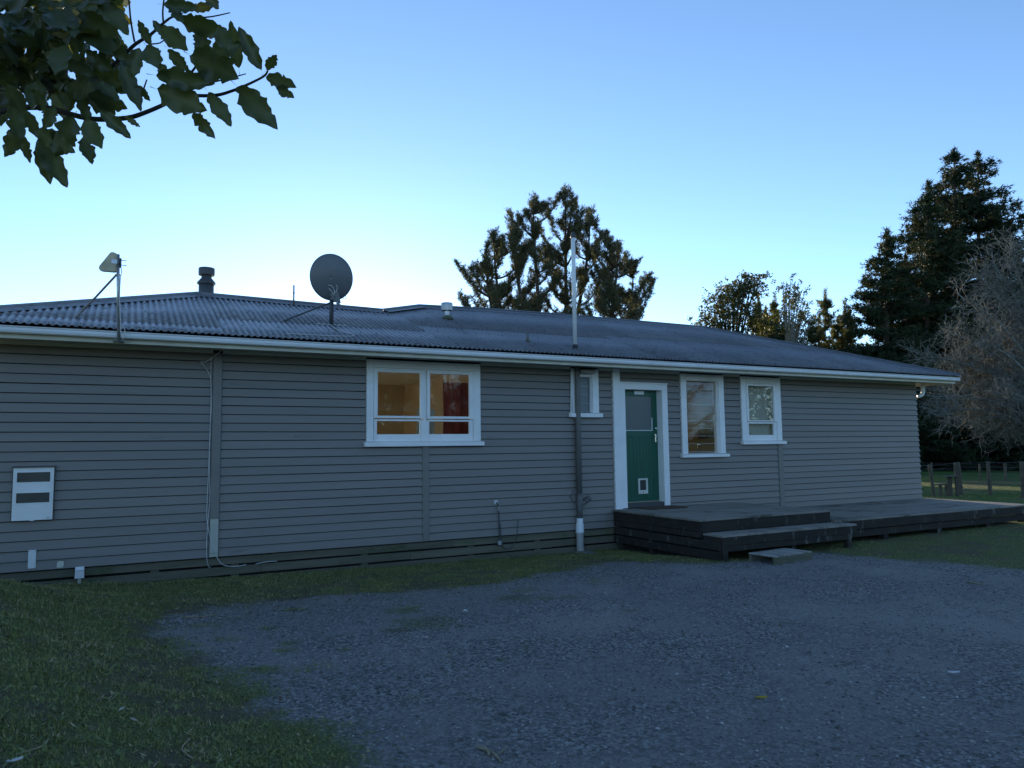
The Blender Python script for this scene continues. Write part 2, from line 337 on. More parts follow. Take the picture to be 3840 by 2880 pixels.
def ground_mat():
    m, nt, p = new_mat('gravel_and_lawn'); src = pos_node(nt); p.inputs['Roughness'].default_value = .95; p.inputs['Specular IOR Level'].default_value = .15
    n1 = noise(nt, src, 1.1, 5, .6); n2 = noise(nt, src, 70, 5, .75)
    vo = N(nt, 'ShaderNodeTexVoronoi'); vo.inputs['Scale'].default_value = 48; nt.links.new(src, vo.inputs['Vector'])
    stone = ramp(nt, vo.outputs['Color'], [(.05,(.07,.068,.064)),(.3,(.165,.16,.15)),(.6,(.27,.26,.245)),(.97,(.50,.49,.465))])
    fine = ramp(nt, n2, [(.3,(.17,.163,.15)),(.7,(.36,.345,.32))])
    gr = mixc(nt, ramp(nt, n1, [(.40,.0),(.58,.62)]), stone, fine)
    gr = mixc(nt, ramp(nt, noise(nt, src, .55, 4, .6), [(.5,0.),(.72,.55)]), gr, (.42,.40,.365))
    soil = ramp(nt, noise(nt, src, 25, 6, .7), [(.3,(.10,.08,.058)),(.7,(.19,.155,.115))])
    turf = ramp(nt, noise(nt, src, 45, 6, .75), [(.28,(.07,.08,.035)),(.5,(.14,.165,.062)),(.75,(.25,.225,.125))])
    pad = ramp(nt, noise(nt, src, 1.5, 6, .7), [(.35,(.055,.12,.025)),(.65,(.09,.155,.035))])
    ln = N(nt, 'ShaderNodeVectorMath', operation='LENGTH'); nt.links.new(src, ln.inputs[0]); far = ramp(nt, ln.outputs['Value'], [(0,0.),(1,1.)])
    mr = N(nt, 'ShaderNodeMapRange'); nt.links.new(ln.outputs['Value'], mr.inputs[0]); mr.inputs[1].default_value = 13; mr.inputs[2].default_value = 19
    turf = mixc(nt, mr.outputs[0], turf, pad)
    ag = N(nt, 'ShaderNodeAttribute', attribute_name='grass'); ad = N(nt, 'ShaderNodeAttribute', attribute_name='dirt')
    turf = mixc(nt, ad.outputs['Fac'], turf, soil)
    rg = N(nt, 'ShaderNodeMath', operation='MULTIPLY_ADD'); nt.links.new(noise(nt, src, 28, 5, .75), rg.inputs[0]); rg.inputs[1].default_value = -1.9; rg.inputs[2].default_value = 0.95
    ad2 = N(nt, 'ShaderNodeMath', operation='ADD'); nt.links.new(ag.outputs['Fac'], ad2.inputs[0]); nt.links.new(rg.outputs[0], ad2.inputs[1])
    gm = N(nt, 'ShaderNodeMapRange'); nt.links.new(ad2.outputs[0], gm.inputs[0]); gm.inputs[1].default_value = .22; gm.inputs[2].default_value = .72
    nt.links.new(mixc(nt, gm.outputs[0], gr, turf), p.inputs['Base Color'])
    h = N(nt, 'ShaderNodeMath', operation='ADD'); nt.links.new(vo.outputs['Distance'], h.inputs[0]); nt.links.new(n2, h.inputs[1])
    bump(nt, p, h.outputs[0], 1.0, .022); return m
ground = link('ground', gme, ground_mat(), smooth=True); tag(ground, kind='structure')

def scatter(x0, x1, y0, y1, n):
    return nr.uniform(x0, x1, n), nr.uniform(y0, y1, n)
def grass_blades():
    regs = [(-2.6,1.9,-8.6,0.0,190000,1.0),(1.4,8.0,-3.2,0.0,90000,1.0),(9.0,18.5,-9.5,-1.2,80000,1.15),(.3,6.5,-9.0,-2.0,95000,.8),(16.3,30,-2,9,40000,1.6)]
    X=[];Y=[];S=[]
    for x0,x1,y0,y1,n,s in regs:
        x,y = scatter(x0,x1,y0,y1,n); g,d = masks(x,y)
        keep = nr.rand(n) < (g**1.5)*(1-.85*d)*np.where(vnoise(x,y,14,311)>.32,1,.35); X.append(x[keep]);Y.append(y[keep]);S.append(np.full(keep.sum(), s))
    X=np.concatenate(X);Y=np.concatenate(Y);S=np.concatenate(S); n=len(X)
    hid = (X>7.5)&(X<16.1)&(Y>-2.25); X,Y,S = X[~hid],Y[~hid],S[~hid]; n=len(X)
    Z = zg(X,Y); clump = fbm(X,Y,4,91); h = (.012+.042*nr.rand(n)**1.7)*(.45+1.2*clump)*S*(.62+.25*sstep(1.0,-.2,X)*sstep(-1.0,-2.2,Y))
    a = nr.rand(n)*2*np.pi; tilt = nr.rand(n)*1.15+.25; w = (.0026+.0028*nr.rand(n))*S
    wide = (nr.rand(n) < .13)&(X < 2); w[wide] *= 3.4; tilt[wide] = 1.0+.4*nr.rand(wide.sum()); h[wide] = np.maximum(h[wide], .018)
    dx,dy = np.cos(a),np.sin(a)
    b = np.stack([X,Y,Z-.003],1); side = np.stack([-dy,dx,np.zeros(n)],1)*w[:,None]
    tip = b+np.stack([dx*np.sin(tilt)*h, dy*np.sin(tilt)*h, np.cos(tilt)*h+.004],1)
    V = np.stack([b-side,b+side,tip],1).reshape(-1,3); T = np.arange(3*n).reshape(-1,3)
    tone = np.clip(.15+.5*fbm(X,Y,1.2,95)+.35*(nr.rand(n)-.5),0,.72); dry = nr.rand(n) < .10+.25*sstep(.5,.75,fbm(X,Y,1.7,99)); tone[dry] = .9
    me = tri_mesh('grass', V, T, {'tone': np.repeat(tone,3)})
    o = link('grass', me, MT['blade']); tag(o, 'short green grass on the bank, lawn edges and tufts in gravel', 'grass', kind='stuff')
grass_blades()
def pebbles():
    x,y = scatter(.2,10.5,-9.3,-1.6,70000); g,d = masks(x,y)
    dens = .5+.5*sstep(.42,.6,fbm(x,y,1.0,44)); dist = np.hypot(x,y+10.6)
    k = (g<.35)&(nr.rand(len(x))<dens*np.clip(1.25-dist/11,.18,1)); x,y=x[k],y[k]; n=len(x)
    r = .004+.011*nr.rand(n)**2.4; big = nr.rand(n)<.008; r[big]*=1.8
    base = np.array([(1,0,0),(-1,0,0),(0,1,0),(0,-1,0),(0,0,1),(0,0,-1)],float)
    F8 = np.array([(0,2,4),(2,1,4),(1,3,4),(3,0,4),(2,0,5),(1,2,5),(3,1,5),(0,3,5)])
    a = nr.rand(n)*6.28; c,s_ = np.cos(a),np.sin(a)
    P = base[None]*(.6+.7*nr.rand(n,6,1))*np.stack([r*1.25,r*.9,r*.6],1)[:,None,:]
    Q = np.stack([P[...,0]*c[:,None]-P[...,1]*s_[:,None], P[...,0]*s_[:,None]+P[...,1]*c[:,None], P[...,2]],2)
    Q += np.stack([x,y,zg(x,y)+r*.2],1)[:,None,:]
    T = (F8[None]+6*np.arange(n)[:,None,None]).reshape(-1,3)
    me = tri_mesh('pebbles', Q.reshape(-1,3), T, {'tone': np.repeat(nr.rand(n),6)})
    m, nt, p = new_mat('gravel_stone'); at = N(nt,'ShaderNodeAttribute',attribute_name='tone')
    nt.links.new(ramp(nt, at.outputs['Fac'], [(0,(.08,.077,.073)),(.6,(.25,.24,.225)),(.97,(.38,.37,.35)),(1,(.55,.54,.51))]), p.inputs['Base Color']); p.inputs['Roughness'].default_value=.9
    o = link('pebbles', me, m); tag(o, 'loose grey crushed stones on the gravel drive', 'gravel', kind='stuff')
pebbles()

# ------------------------------------------------------------------ the house
B = .118; NB = 23; XL, XR = -1.42, 16.10
house = thing('house', (7.3, 3.0, -.3), 'long single-storey grey weatherboard house with dark corrugated iron roof', 'house')
OPEN = {'w1': (3.27,4.96,1.475,2.63), 'w2': (6.80,7.27,1.935,2.64), 'w3': (9.21,10.13,1.205,2.64), 'w4': (10.72,11.65,1.435,2.63), 'door': (7.68,8.74,.20,2.46)}
SPLIT = [(1.095,1.190,-1,9), (4.085,4.166,-1,1.45), (11.625,11.726,-1,1.41)]
def subtract(iv, a, b):
    out = []
    for (p, q) in iv:
        if b <= p or a >= q: out.append((p, q)); continue
        if a > p: out.append((p, a))
        if b < q: out.append((b, q))
    return out
def board_piece(x0, x1, z0, z1, zr, end):
    # bevel-back profile: thick proud lower edge, thin upper edge, a recessed shadow joint under the next board
    y_at = lambda z: -.034+.022*(z-zr)/B
    yb, e = y_at(z0), (.03 if end else 0)
    zt = z1-.011 if abs(z1-zr-B) < 1e-6 else z1; yt = y_at(zt)
    ja, jb = rnd.uniform(-.0018,.0018), rnd.uniform(-.0018,.0018)
    P0 = [(x0,yb,z0+ja),(x0,yt,zt),(x0,-.001,zt+.004),(x0,-.001,z0+.004)]
    P1 = [(x1+e,yb,z0+jb),(x1+e*.3,yt,zt),(x1+e*.1,-.001,zt+.004),(x1+e*.5,-.001,z0+.004)]
    m = MB(); m.add(P0+P1, [(3,2,1,0),(4,5,6,7)]+[(i,(i+1)%4,4+(i+1)%4,4+i) for i in range(4)])
    m.build('weatherboard', MT['board'], house)
for k in range(NB):
    z0, z1 = k*B, (k+1)*B
    iv = [(XL, XR)]
    for a, b, c, d in SPLIT:
        if c <= z0+.01 and d >= z1-.02: iv = subtract(iv, a, b)
    part = []
    for (a, b, c, d) in OPEN.values():
        if d <= z0+.004 or c >= z1-.004: continue
        iv = subtract(iv, a, b)
        if c > z0+.004: part.append((a, b, z0, c))
        if d < z1-.004: part.append((a, b, d, z1))
    # long runs carry a butt joint here and there
    for (a, b) in iv:
        board_piece(a, b, z0, z1, z0, b >= XR-1e-6)
    for (a, b, c, d) in part: board_piece(a, b, c, d, z0, False)
# cover board with bare cream foot, and battens under the windows
MB().bevbox(1.088,1.197,-.052,-.002,.50,2.705).build('cover_board', MT['board'], house)
cb = MB(); cb.bevbox(1.090,1.193,-.050,-.002,.055,.498); cb.bevbox(1.090,1.193,-.044,-.002,.0,.05)
o = cb.build('cover_board', pmat('bare_cream_undercoat', (.50,.50,.42),(.43,.44,.37),4,.7,stain=((.2,.2,.16),14,.68,None)), house); o['label'] = 'unpainted cream foot of the cover board'
for s_ in (1.083,1.199): MB().box(s_-.004,s_+.004,-.04,-.002,.0,2.70).build('flashing', MT['pipegrey'], house)
MB().bevbox(4.075,4.176,-.040,-.002,.0,1.425).build('batten', MT['board'], house)
MB().bevbox(11.613,11.738,-.042,-.002,.10,1.392).build('batten', MT['board'], house)
# wall core behind the boards, with the openings left free
def core():
    xs_ = sorted({XL, XR} | {v for o_ in OPEN.values() for v in o_[:2]}); zs_ = sorted({-.02, 2.745} | {v for o_ in OPEN.values() for v in o_[2:]})
    m = MB()
    for i in range(len(xs_)-1):
        for j in range(len(zs_)-1):
            cx, cz = (xs_[i]+xs_[i+1])/2, (zs_[j]+zs_[j+1])/2
            if any(a < cx < b and c < cz < d for a, b, c, d in OPEN.values()): continue
            m.box(xs_[i], xs_[i+1], .001, .10, zs_[j], zs_[j+1])
    m.build('wall_core', MT['dark'], house)
core()
# sub-floor boards with dark gaps, and a near-black sheet painting in the shade behind
MB().box(XL+.05, XR-.05, .06, .10, -.6, -.01).build('underfloor_shade', MT['dark'], house)
for r_, (zt, zb) in enumerate(((-.012,-.118),(-.147,-.255),(-.283,-.40))):
    cuts = [XL] + sorted(rnd.sample([-.15,1.75,2.4,3.9,4.6,6.0,6.35,9.3,12.2], 4)) + [XR-.02]
    for a, b in zip(cuts[:-1], cuts[1:]):
        if b-a < .3: continue
        dz = rnd.uniform(-.004,.004)
        MB().bevbox(a+.002, b-.002, .006, .034, zb+dz, zt+dz*.5, .003).build('base_board', MT['base'], house)
for x in (.45, 1.42, 3.2, 4.9, 6.1, 9.0, 11.5, 14.0): MB().box(x-.05, x+.05, .036, .062, -.5, -.012).build('base_stud', MT['base'], house)
# other outer walls (rear and ends)
MB().box(XL, XL+.1, .101, 4.10, -.3, 3.02).build('side_wall', MT['board'], house)
rs = MB(); rs.box(XR-.1, XR-.002, .101, 6.0, -.3, 3.02); rs.build('side_wall', MT['board'], house)
def rear(x0, x1, y, openings, name='rear_wall'):
    xs_ = sorted({x0, x1} | {v for o_ in openings for v in o_[:2]}); zs_ = sorted({-.3, 3.06} | {v for o_ in openings for v in o_[2:]}); m = MB()
    for i in range(len(xs_)-1):
        for j in range(len(zs_)-1):
            cx, cz = (xs_[i]+xs_[i+1])/2, (zs_[j]+zs_[j+1])/2
            if any(a < cx < b and c < cz < d for a, b, c, d in openings): continue
            m.box(xs_[i], xs_[i+1], y, y+.1, zs_[j], zs_[j+1])
    m.build(name, MT['board'], house)
rear(XL, 4.6, 4.10, [(1.45,3.65,.75,2.55)])
MB().box(4.5, 4.6, 4.201, 5.999, -.3, 3.02).build('side_wall', MT['board'], house)
rear(4.5, XR, 6.0, [(5.0,6.4,1.0,2.4),(9.0,10.3,1.2,2.4),(11.2,13.0,1.2,2.4)])
# rooms: floor, ceiling, partitions
MB().box(XL+.1, XR-.1, .101, 6.0, .36, .40).build('floor', MT['floor_in'], house)
MB().box(XL+.1, XR-.1, .101, 6.0, 2.70, 2.718).build('ceiling', MT['ceil'], house)
for x, y1, mt in ((1.28,4.1,'brown'),(6.60,6.0,'brown'),(7.50,3.0,'olive'),(8.95,6.0,'olive'),(10.52,6.0,'olive'),(11.95,3.0,'blind')):
    MB().box(x, x+.06, .101, y1, .401, 2.70).build('partition', MT[mt], house)
MB().box(5.22, 5.28, .101, 4.1, .401, 2.70).build('partition', MT['brown'], house)
MB().box(3.66, 5.22, 4.02, 4.08, .401, 2.70).build('partition', MT['brown'], house)
MB().box(6.66, 8.95, 3.0, 3.06, .401, 2.70).build('partition', MT['olive'], house)
MB().box(10.58, 11.95, 3.0, 3.06, .401, 2.70).build('partition', MT['olive'], house)
# eaves
GXL, GXR = -2.02, 16.72
MB().box(GXL+.06, GXR-.06, -.575, -.001, 2.746, 2.760).build('soffit', MT['soffit'], house)
MB().bevbox(GXL+.04, GXR-.05, -.600, -.576, 2.700, 2.845).build('fascia', MT['cream'], house)
for a, b in ((XL,1.08),(1.205,3.185),(5.06,6.74),(7.32,7.60),(7.78,9.13),(10.22,10.635),(11.74,XR)):
    em = MB(); em.bevbox(a, b, -.060, -.001, 2.723, 2.745, .006); em.bevbox(a, b, -.042, -.033+.001, 2.698, 2.7225, .003); em.build('eave_moulding', MT['cream'], house)
def gutter():
    prof = [(-.602,2.838),(-.602,2.756),(-.665,2.752),(-.682,2.764),(-.688,2.79),(-.680,2.815),(-.692,2.826),(-.692,2.834),(-.682,2.834),(-.674,2.815),(-.680,2.79),(-.675,2.770),(-.662,2.760),(-.608,2.764),(-.608,2.838)]
    n = len(prof); m = MB()
    m.add([(GXL,y,z) for y,z in prof]+[(GXR,y,z) for y,z in prof], [(i,(i+1)%n,n+(i+1)%n,n+i) for i in range(n)])
    for x in (GXL, GXR): m.box(x-.002 if x < 0 else x-.004, x+.004 if x < 0 else x+.002, -.690, -.604, 2.753, 2.833)
    g = m.build('gutter', MT['gutter'], house)
    for x in (2.92, 7.98, 9.05, 12.9, 16.4):
        j = MB(); j.tube([(x-.035,-.602,2.756),(x-.035,-.668,2.750),(x-.035,-.690,2.768),(x-.035,-.694,2.79),(x-.035,-.688,2.815),(x-.035,-.696,2.835)], .004, 5)
        j.tube([(x+.035,-.602,2.756),(x+.035,-.668,2.750),(x+.035,-.690,2.768),(x+.035,-.694,2.79),(x+.035,-.688,2.815),(x+.035,-.696,2.835)], .004, 5)
        o = j.build('gutter_joiner', MT['gutter'], g); o['kind'] = 'stuff'
gutter()
# roof: corrugated sheets laid in two courses on the front slope, cut along ridge and hips
YE, ZE, TP = -.66, 2.872, math.tan(R(20.4)); CP = .0786
RIDGE = [(-2.04,-.66),(1.03,2.07),(4.05,1.86),(5.05,2.68),(6.6,2.93),(8.5,3.03),(12.56,3.0),(16.74,-.66)]
rx = [p[0] for p in RIDGE]; ry = [p[1] for p in RIDGE]
ytop = lambda X: float(np.interp(X, rx, ry))
zroof = lambda y: ZE+(y-YE)*TP
def lap(X): return float(np.interp(X, [-2,1.2,1.3,4.0,4.1,8,8.1,17], [-.25,-.25,.33,.36,.80,.82,1.1,1.1]))
nsh = 24; per = 10; sub = 8
for s_ in range(nsh):
    for course in (0, 1):
        V = []; Fc = []; CR = []; cols = per*sub+ (3 if s_ < nsh-1 else 0)
        xm = -2.02+(s_+.5)*per*CP; yl = lap(xm)
        idx = []
        for i in range(cols+1):
            X = -2.02+(s_*per+i/sub)*CP
            if X > 16.72: break
            top = ytop(X)-.02; y0, y1 = (YE, min(yl+.08, top)) if course == 0 else (yl, top)
            if y1 <= y0+.01: idx.append(None); continue
            zc = .0115*math.cos(2*math.pi*i/sub)+.004*course+(.0015*s_ % .003)
            ring = []
            for q in (0, .5, 1) :
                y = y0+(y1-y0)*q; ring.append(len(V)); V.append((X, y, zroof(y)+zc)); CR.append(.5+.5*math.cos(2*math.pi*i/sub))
            idx.append(ring)
        for a, b in zip(idx[:-1], idx[1:]):
            if a and b:
                for q in (0, 1): Fc.append((a[q], b[q], b[q+1], a[q+1]))
        if Fc:
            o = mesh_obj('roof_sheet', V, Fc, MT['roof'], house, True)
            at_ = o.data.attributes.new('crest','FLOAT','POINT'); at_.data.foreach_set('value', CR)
            so = o.modifiers.new('thickness', 'SOLIDIFY'); so.thickness = .0012; so.offset = -1
# lead-head nails along the purlins
nm = MB(); k = 0
for yy in (-.60,-.10,.42,.95,1.5,2.05,2.6):
    X = -1.9+.03
    while X < 16.5:
        j = round((X+2.02)/CP); xx = -2.02+j*CP; y = yy+rnd.uniform(-.03,.03)
        if y < ytop(xx)-.18 and rnd.random() > .12:
            z = zroof(y)+.0125; r_ = .013
            nm.add([(xx-r_,y-r_,z),(xx+r_,y-r_,z),(xx+r_,y+r_,z+.006),(xx-r_,y+r_,z+.006),(xx,y,z+.012)], [(0,1,4),(1,2,4),(2,3,4),(3,0,4)])
        X += CP*(2 if yy < -.3 else 3)
o = nm.build('roof_nails', MT['rubber'], house); o['kind'] = 'stuff'
def P3(i, dz=.0): return Vector((rx[i], ry[i], zroof(ry[i])+dz))
for i in range(len(RIDGE)-1):
    a, b = P3(i), P3(i+1); d = (b-a); d.z = 0; d.normalize(); n = Vector((d.y, -d.x, 0))     # towards the front
    w = .16; m = MB(); rows = []
    drop = abs(n.y)*w*TP if i not in (2,) else .03
    for p in (a, b):
        ring = [p+n*w+Vector((0,0,-drop+.014)), p+n*.035+Vector((0,0,.022)), p+n*.028+Vector((0,0,.045)), p+Vector((0,0,.058)), p-n*.028+Vector((0,0,.045)), p-n*.035+Vector((0,0,.022)), p-n*w+Vector((0,0,-drop+.012))]
        rows.append(ring)
    k = len(rows[0]); m.add(rows[0]+rows[1], [(q, q+1, k+q+1, k+q) for q in range(k-1)])
    o = m.build('ridge_cap', MT['roof'], house); so = o.modifiers.new('thickness', 'SOLIDIFY'); so.thickness = .0015
# rear and end slopes
rb = MB(); bk = []
for (x, y) in RIDGE: bk.append((x, 2*y-YE if y > -.6 else YE, ZE if True else 0))
pts_r = [(x, y, zroof(y)) for x, y in RIDGE]
n_ = len(RIDGE)
rb.add(pts_r+[(x,y,z) for x,y,z in bk], [(i, n_+i, n_+i+1, i+1) for i in range(1, n_-2)])
rb.add([pts_r[0], (-2.04, bk[1][1], ZE), (pts_r[1][0], bk[1][1], ZE), pts_r[1]], [(0,1,3),(1,2,3)])
rb.add([pts_r[-1], (16.74, bk[-2][1], ZE), (pts_r[-2][0], bk[-2][1], ZE), pts_r[-2]], [(0,3,1),(1,3,2)])
o = rb.build('rear_roof', MT['roof'], house); so = o.modifiers.new('thickness', 'SOLIDIFY'); so.thickness = .02
MB().box(GXL+.04, GXL+.07, -.57, 4.7, 2.70, 2.845).build('fascia', MT['cream'], house)
MB().box(GXR-.07, GXR-.04, -.57, 6.6, 2.70, 2.845).build('fascia', MT['cream'], house)
MB().box(XR, GXR-.07, .0, 6.6, 2.746, 2.760).build('soffit', MT['soffit'], house)
MB().box(GXL+.07, XL, .0, 4.7, 2.746, 2.760).build('soffit', MT['soffit'], house)

# ---- windows (part of the house), each with sill, sashes and panes as sub-parts
def facing(m, x0, x1, z0, z1, wl, wr, wt, y0=-.056):
    m.bevbox(x0, x0+wl, y0, -.001, z0, z1); m.bevbox(x1-wr, x1, y0, -.001, z0, z1); m.bevbox(x0+wl+.0015, x1-wr-.0015, y0+.002, -.001, z1-wt, z1-.002)
def window(x0, x1, z0, z1, wl, wr, wt, sill, label):
    m = MB(); facing(m, x0, x1, z0, z1, wl, wr, wt)
    # jamb lining
    m.box(x0+wl-.012, x0+wl+.012, -.03, .10, z0, z1-wt); m.box(x1-wr-.012, x1-wr+.012, -.03, .10, z0, z1-wt); m.box(x0+wl+.0125, x1-wr-.0125, -.03, .10, z1-wt-.012, z1-wt+.012)
    w = m.build('window', MT['trim'], house); w['label'] = label
    s = MB(); sx0, sx1, sz0, sz1 = sill
    s.add([(sx0,-.100,sz0),(sx1,-.100,sz0),(sx1,.10,sz0+.01),(sx0,.10,sz0+.01),(sx0,-.100,sz1-.012),(sx1,-.100,sz1-.012),(sx1,.10,sz1+.018),(sx0,.10,sz1+.018)],
          [(0,3,2,1),(4,5,6,7),(0,1,5,4),(1,2,6,5),(2,3,7,6),(3,0,4,7)])
    s.build('sill', MT['trim'], w); return w
def sash(w, x0, x1, z0, z1, l, r_, b, t, y=-.012, th=.032, name='sash', pane='glass'):
    m = MB(); m.bevbox(x0, x0+l, y-th, y+.012, z0, z1, .003); m.bevbox(x1-r_, x1, y-th, y+.012, z0, z1, .003)
    m.bevbox(x0+l+.001, x1-r_-.001, y-th+.001, y+.012, z0, z0+b, .003); m.bevbox(x0+l+.001, x1-r_-.001, y-th+.001, y+.012, z1-t, z1, .003)
    o = m.build(name, MT['trim'], w)
    MB().box(x0+l-.006, x1-r_+.006, y-.006, y-.002, z0+b-.006, z1-t+.006).build('pane', MT[pane], w); return o
w1 = window(3.195, 5.045, 1.50, 2.716, .105, .115, .118, (3.160,5.086,1.427,1.499), 'wide white double window with brown room behind')
MB().bevbox(4.085, 4.138, -.028, .06, 1.50, 2.585, .003).build('mullion', MT['trim'], w1)
MB().bevbox(4.048, 4.174, -.031, .03, 1.50, 1.815, .003).build('mullion', MT['trim'], w1)
sash(w1, 3.303, 4.081, 1.846, 2.583, .058, .050, .036, .050, -.026)
sash(w1, 4.142, 4.926, 1.842, 2.583, .047, .076, .038, .046, -.026)
sash(w1, 3.303, 4.046, 1.500, 1.832, .055, .010, .108, .028, .002)
sash(w1, 4.176, 4.926, 1.500, 1.830, .010, .068, .108, .028, .002)
w2 = window(6.769, 7.312, 1.965, 2.716, .10, .125, .125, (6.722,7.360,1.887,1.964), 'small white louvre window beside the downpipe')
sash(w2, 6.87, 7.186, 1.966, 2.588, .012, .018, .03, .012, .045, .05, 'louvre_frame', 'frost') if False else None
def louvres(w, x0, x1, z0, z1, n, mt, y=.02, tilt=.004):
    m = MB(); m.box(x0-.012, x0, y-.035, y+.035, z0, z1); m.box(x1, x1+.012, y-.035, y+.035, z0, z1); m.build('louvre_frame', MT['trim'], w)
    h = (z1-z0)/n
    for k in range(n):
        a, b = z0+k*h-.006, z0+(k+1)*h+.006
        MB().add([(x0+.001,y-tilt,a),(x1-.001,y-tilt,a),(x1-.001,y+tilt,b),(x0+.001,y+tilt,b),(x0+.001,y-tilt+.005,a),(x1-.001,y-tilt+.005,a),(x1-.001,y+tilt+.005,b),(x0+.001,y+tilt+.005,b)],
                 [(0,1,2,3),(7,6,5,4),(0,4,5,1),(2,6,7,3),(0,3,7,4),(1,5,6,2)]).build('louvre_blade', MT[mt], w)
        MB().box(x0+.001, x1-.001, y-tilt-.003, y-tilt+.002, a-.003, a+.003).build('blade_edge', MT['edge'], w)
louvres(w2, 6.897, 7.160, 1.99, 2.575, 4, 'frost')
w3 = window(9.147, 10.202, 1.228, 2.716, .128, .130, .112, (9.114,10.258,1.165,1.227), 'tall white louvre window with kitchen tap behind')
louvres(w3, 9.302, 10.045, 1.275, 2.585, 9, 'glass')
w4 = window(10.652, 11.724, 1.461, 2.716, .130, .120, .126, (10.620,11.792,1.391,1.460), 'white window with beige blind, nearest the far corner')
sash(w4, 10.790, 11.600, 1.838, 2.577, .050, .070, .022, .040, -.026)
sash(w4, 10.795, 11.597, 1.461, 1.825, .050, .070, .112, .030, .002)
# ---- door with frame
df = MB(); df.bevbox(7.767, 7.875, -.052, -.001, .31, 2.50); df.bevbox(8.702, 8.826, -.052, -.001, .31, 2.50); df.bevbox(7.8765, 8.7005, -.050, -.001, 2.392, 2.50)
df.bevbox(7.765, 8.830, -.066, -.001, 2.5015, 2.522, .003)
df.box(7.862, 7.876, -.02, .16, .31, 2.40); df.box(8.701, 8.716, -.02, .16, .31, 2.40); df.box(7.8765, 8.7005, -.02, .16, 2.393, 2.41)
dfo = df.build('door_frame', MT['trim'], house)
MB().bevbox(7.615, 7.762, -.064, -.001, .29, 2.742).build('trim_board', MT['trim'], house)
MB().box(7.8765, 8.7005, -.03, .16, .31, .385).build('door_sill', MT['darkmetal'], house)
DY = .105
dd = MB(); dd.bevbox(7.880, 7.990, DY, DY+.04, .40, 2.390); dd.bevbox(8.586, 8.698, DY, DY+.04, .40, 2.390); dd.bevbox(7.991, 8.585, DY+.001, DY+.04, 2.285, 2.389); dd.bevbox(7.991, 8.585, DY+.001, DY+.04, 1.552, 1.660); dd.bevbox(7.991, 8.585, DY+.001, DY+.04, .40, .47)
door = dd.build('door', MT['green'], house); door['label'] = 'green half-glazed back door with cat flap'
xx = 7.992
while xx < 8.58:
    x2 = min(xx+.0745, 8.584); MB().bevbox(xx+.001, x2-.001, DY+.008, DY+.035, .471, 1.5515, .003).build('tongue_board', MT['green'], door); xx += .0745
MB().box(7.985, 8.590, DY+.015, DY+.021, 1.655, 2.290).build('pane', MT['frost'], door)
MB().box(7.991, 8.586, DY-.002, DY+.012, 1.6605, 1.672).add([], []).build('glazing_bead', MT['trim'], door)
MB().box(8.574, 8.585, DY-.002, DY+.012, 1.673, 1.90).build('glazing_bead', MT['trim'], door)
nb = MB().bevbox(8.190, 8.405, DY-.010, DY-.0005, 2.315, 2.381, .004).build('name_plate', MT['white'], door)
cf = MB()
for b_ in ((8.222,8.256,.532,.806),(8.398,8.434,.532,.806),(8.2565,8.3975,.777,.806),(8.2565,8.3975,.532,.597)): cf.bevbox(b_[0], b_[1], DY-.022, DY+.006, b_[2], b_[3], .004)
cfo = cf.build('cat_flap', pmat('cat_flap_cream', (.66,.66,.58),(.58,.58,.5),6,.4), door)
MB().box(8.257, 8.397, DY-.006, DY-.002, .598, .776).build('flap', pmat('smoky_flap', (.05,.055,.055),(.04,.045,.045),6,.25), cfo)
MB().tube([(8.325,DY-.026,.565),(8.325,DY-.018,.565)], .011, 10).build('knob', MT['darkmetal'], cfo)
hm = MB(); hm.bevbox(8.637, 8.673, DY-.012, DY-.0005, 1.455, 1.60, .004); hm.tube([(8.655,DY-.010,1.553),(8.655,DY-.055,1.553),(8.64,DY-.06,1.553),(8.585,DY-.055,1.552)], [.011,.010,.010,.008], 8)
hm.build('handle', MT['chrome'], door)
MB().tube([(8.66,DY-.002,1.70),(8.66,DY-.02,1.70),(8.66,DY-.024,1.70)], [.024,.022,.012], 14).build('lock', MT['chrome'], door)
# ---- things inside, seen through the glass
def drape(name, x0, x1, z0, z1, y, amp, wl, mt, label, edge=0):
    n = int((x1-x0)/wl*8)+2; V = []; Fc = []
    for i in range(n):
        x = x0+(x1-x0)*i/(n-1); yy = y+amp*math.sin(2*math.pi*(x-x0)/wl)
        V += [(x, yy, z0), (x+edge, yy, (z0+z1)/2), (x+edge*.4, yy*.6+y*.4, z1)]
    for i in range(n-1):
        for q in (0, 1): Fc.append((3*i+q, 3*i+3+q, 3*i+4+q, 3*i+1+q))
    o = mesh_obj(name, V, Fc, MT[mt], None, True); so = o.modifiers.new('thickness', 'SOLIDIFY'); so.thickness = .004
    return tag(o, label, 'curtain')
drape('curtain', 4.55, 5.12, 1.30, 2.45, .34, .02, .16, 'redcurtain', 'dark red curtain behind the right side of the wide window', .03)
drape('curtain', 3.20, 3.40, 1.30, 1.98, .26, .012, .09, 'net', 'small pale cream curtain at the left edge of the wide window')
drape('curtain', 4.20, 4.50, 1.30, 2.02, .50, .012, .12, 'net', 'pale cream cloth beside the red curtain in the wide window', -.02)
o = MB().box(10.70, 11.68, .085, .090, 1.44, 2.62).build('window_blind', MT['blind']); tag(o, 'plain beige blind drawn behind the window nearest the corner', 'blind')
o = MB().bevbox(10.24, 10.515, .75, 2.6, 1.52, 1.60).build('kitchen_shelf', MT['wood_in']); tag(o, 'brown wooden shelf inside the tall louvre window', 'shelf')
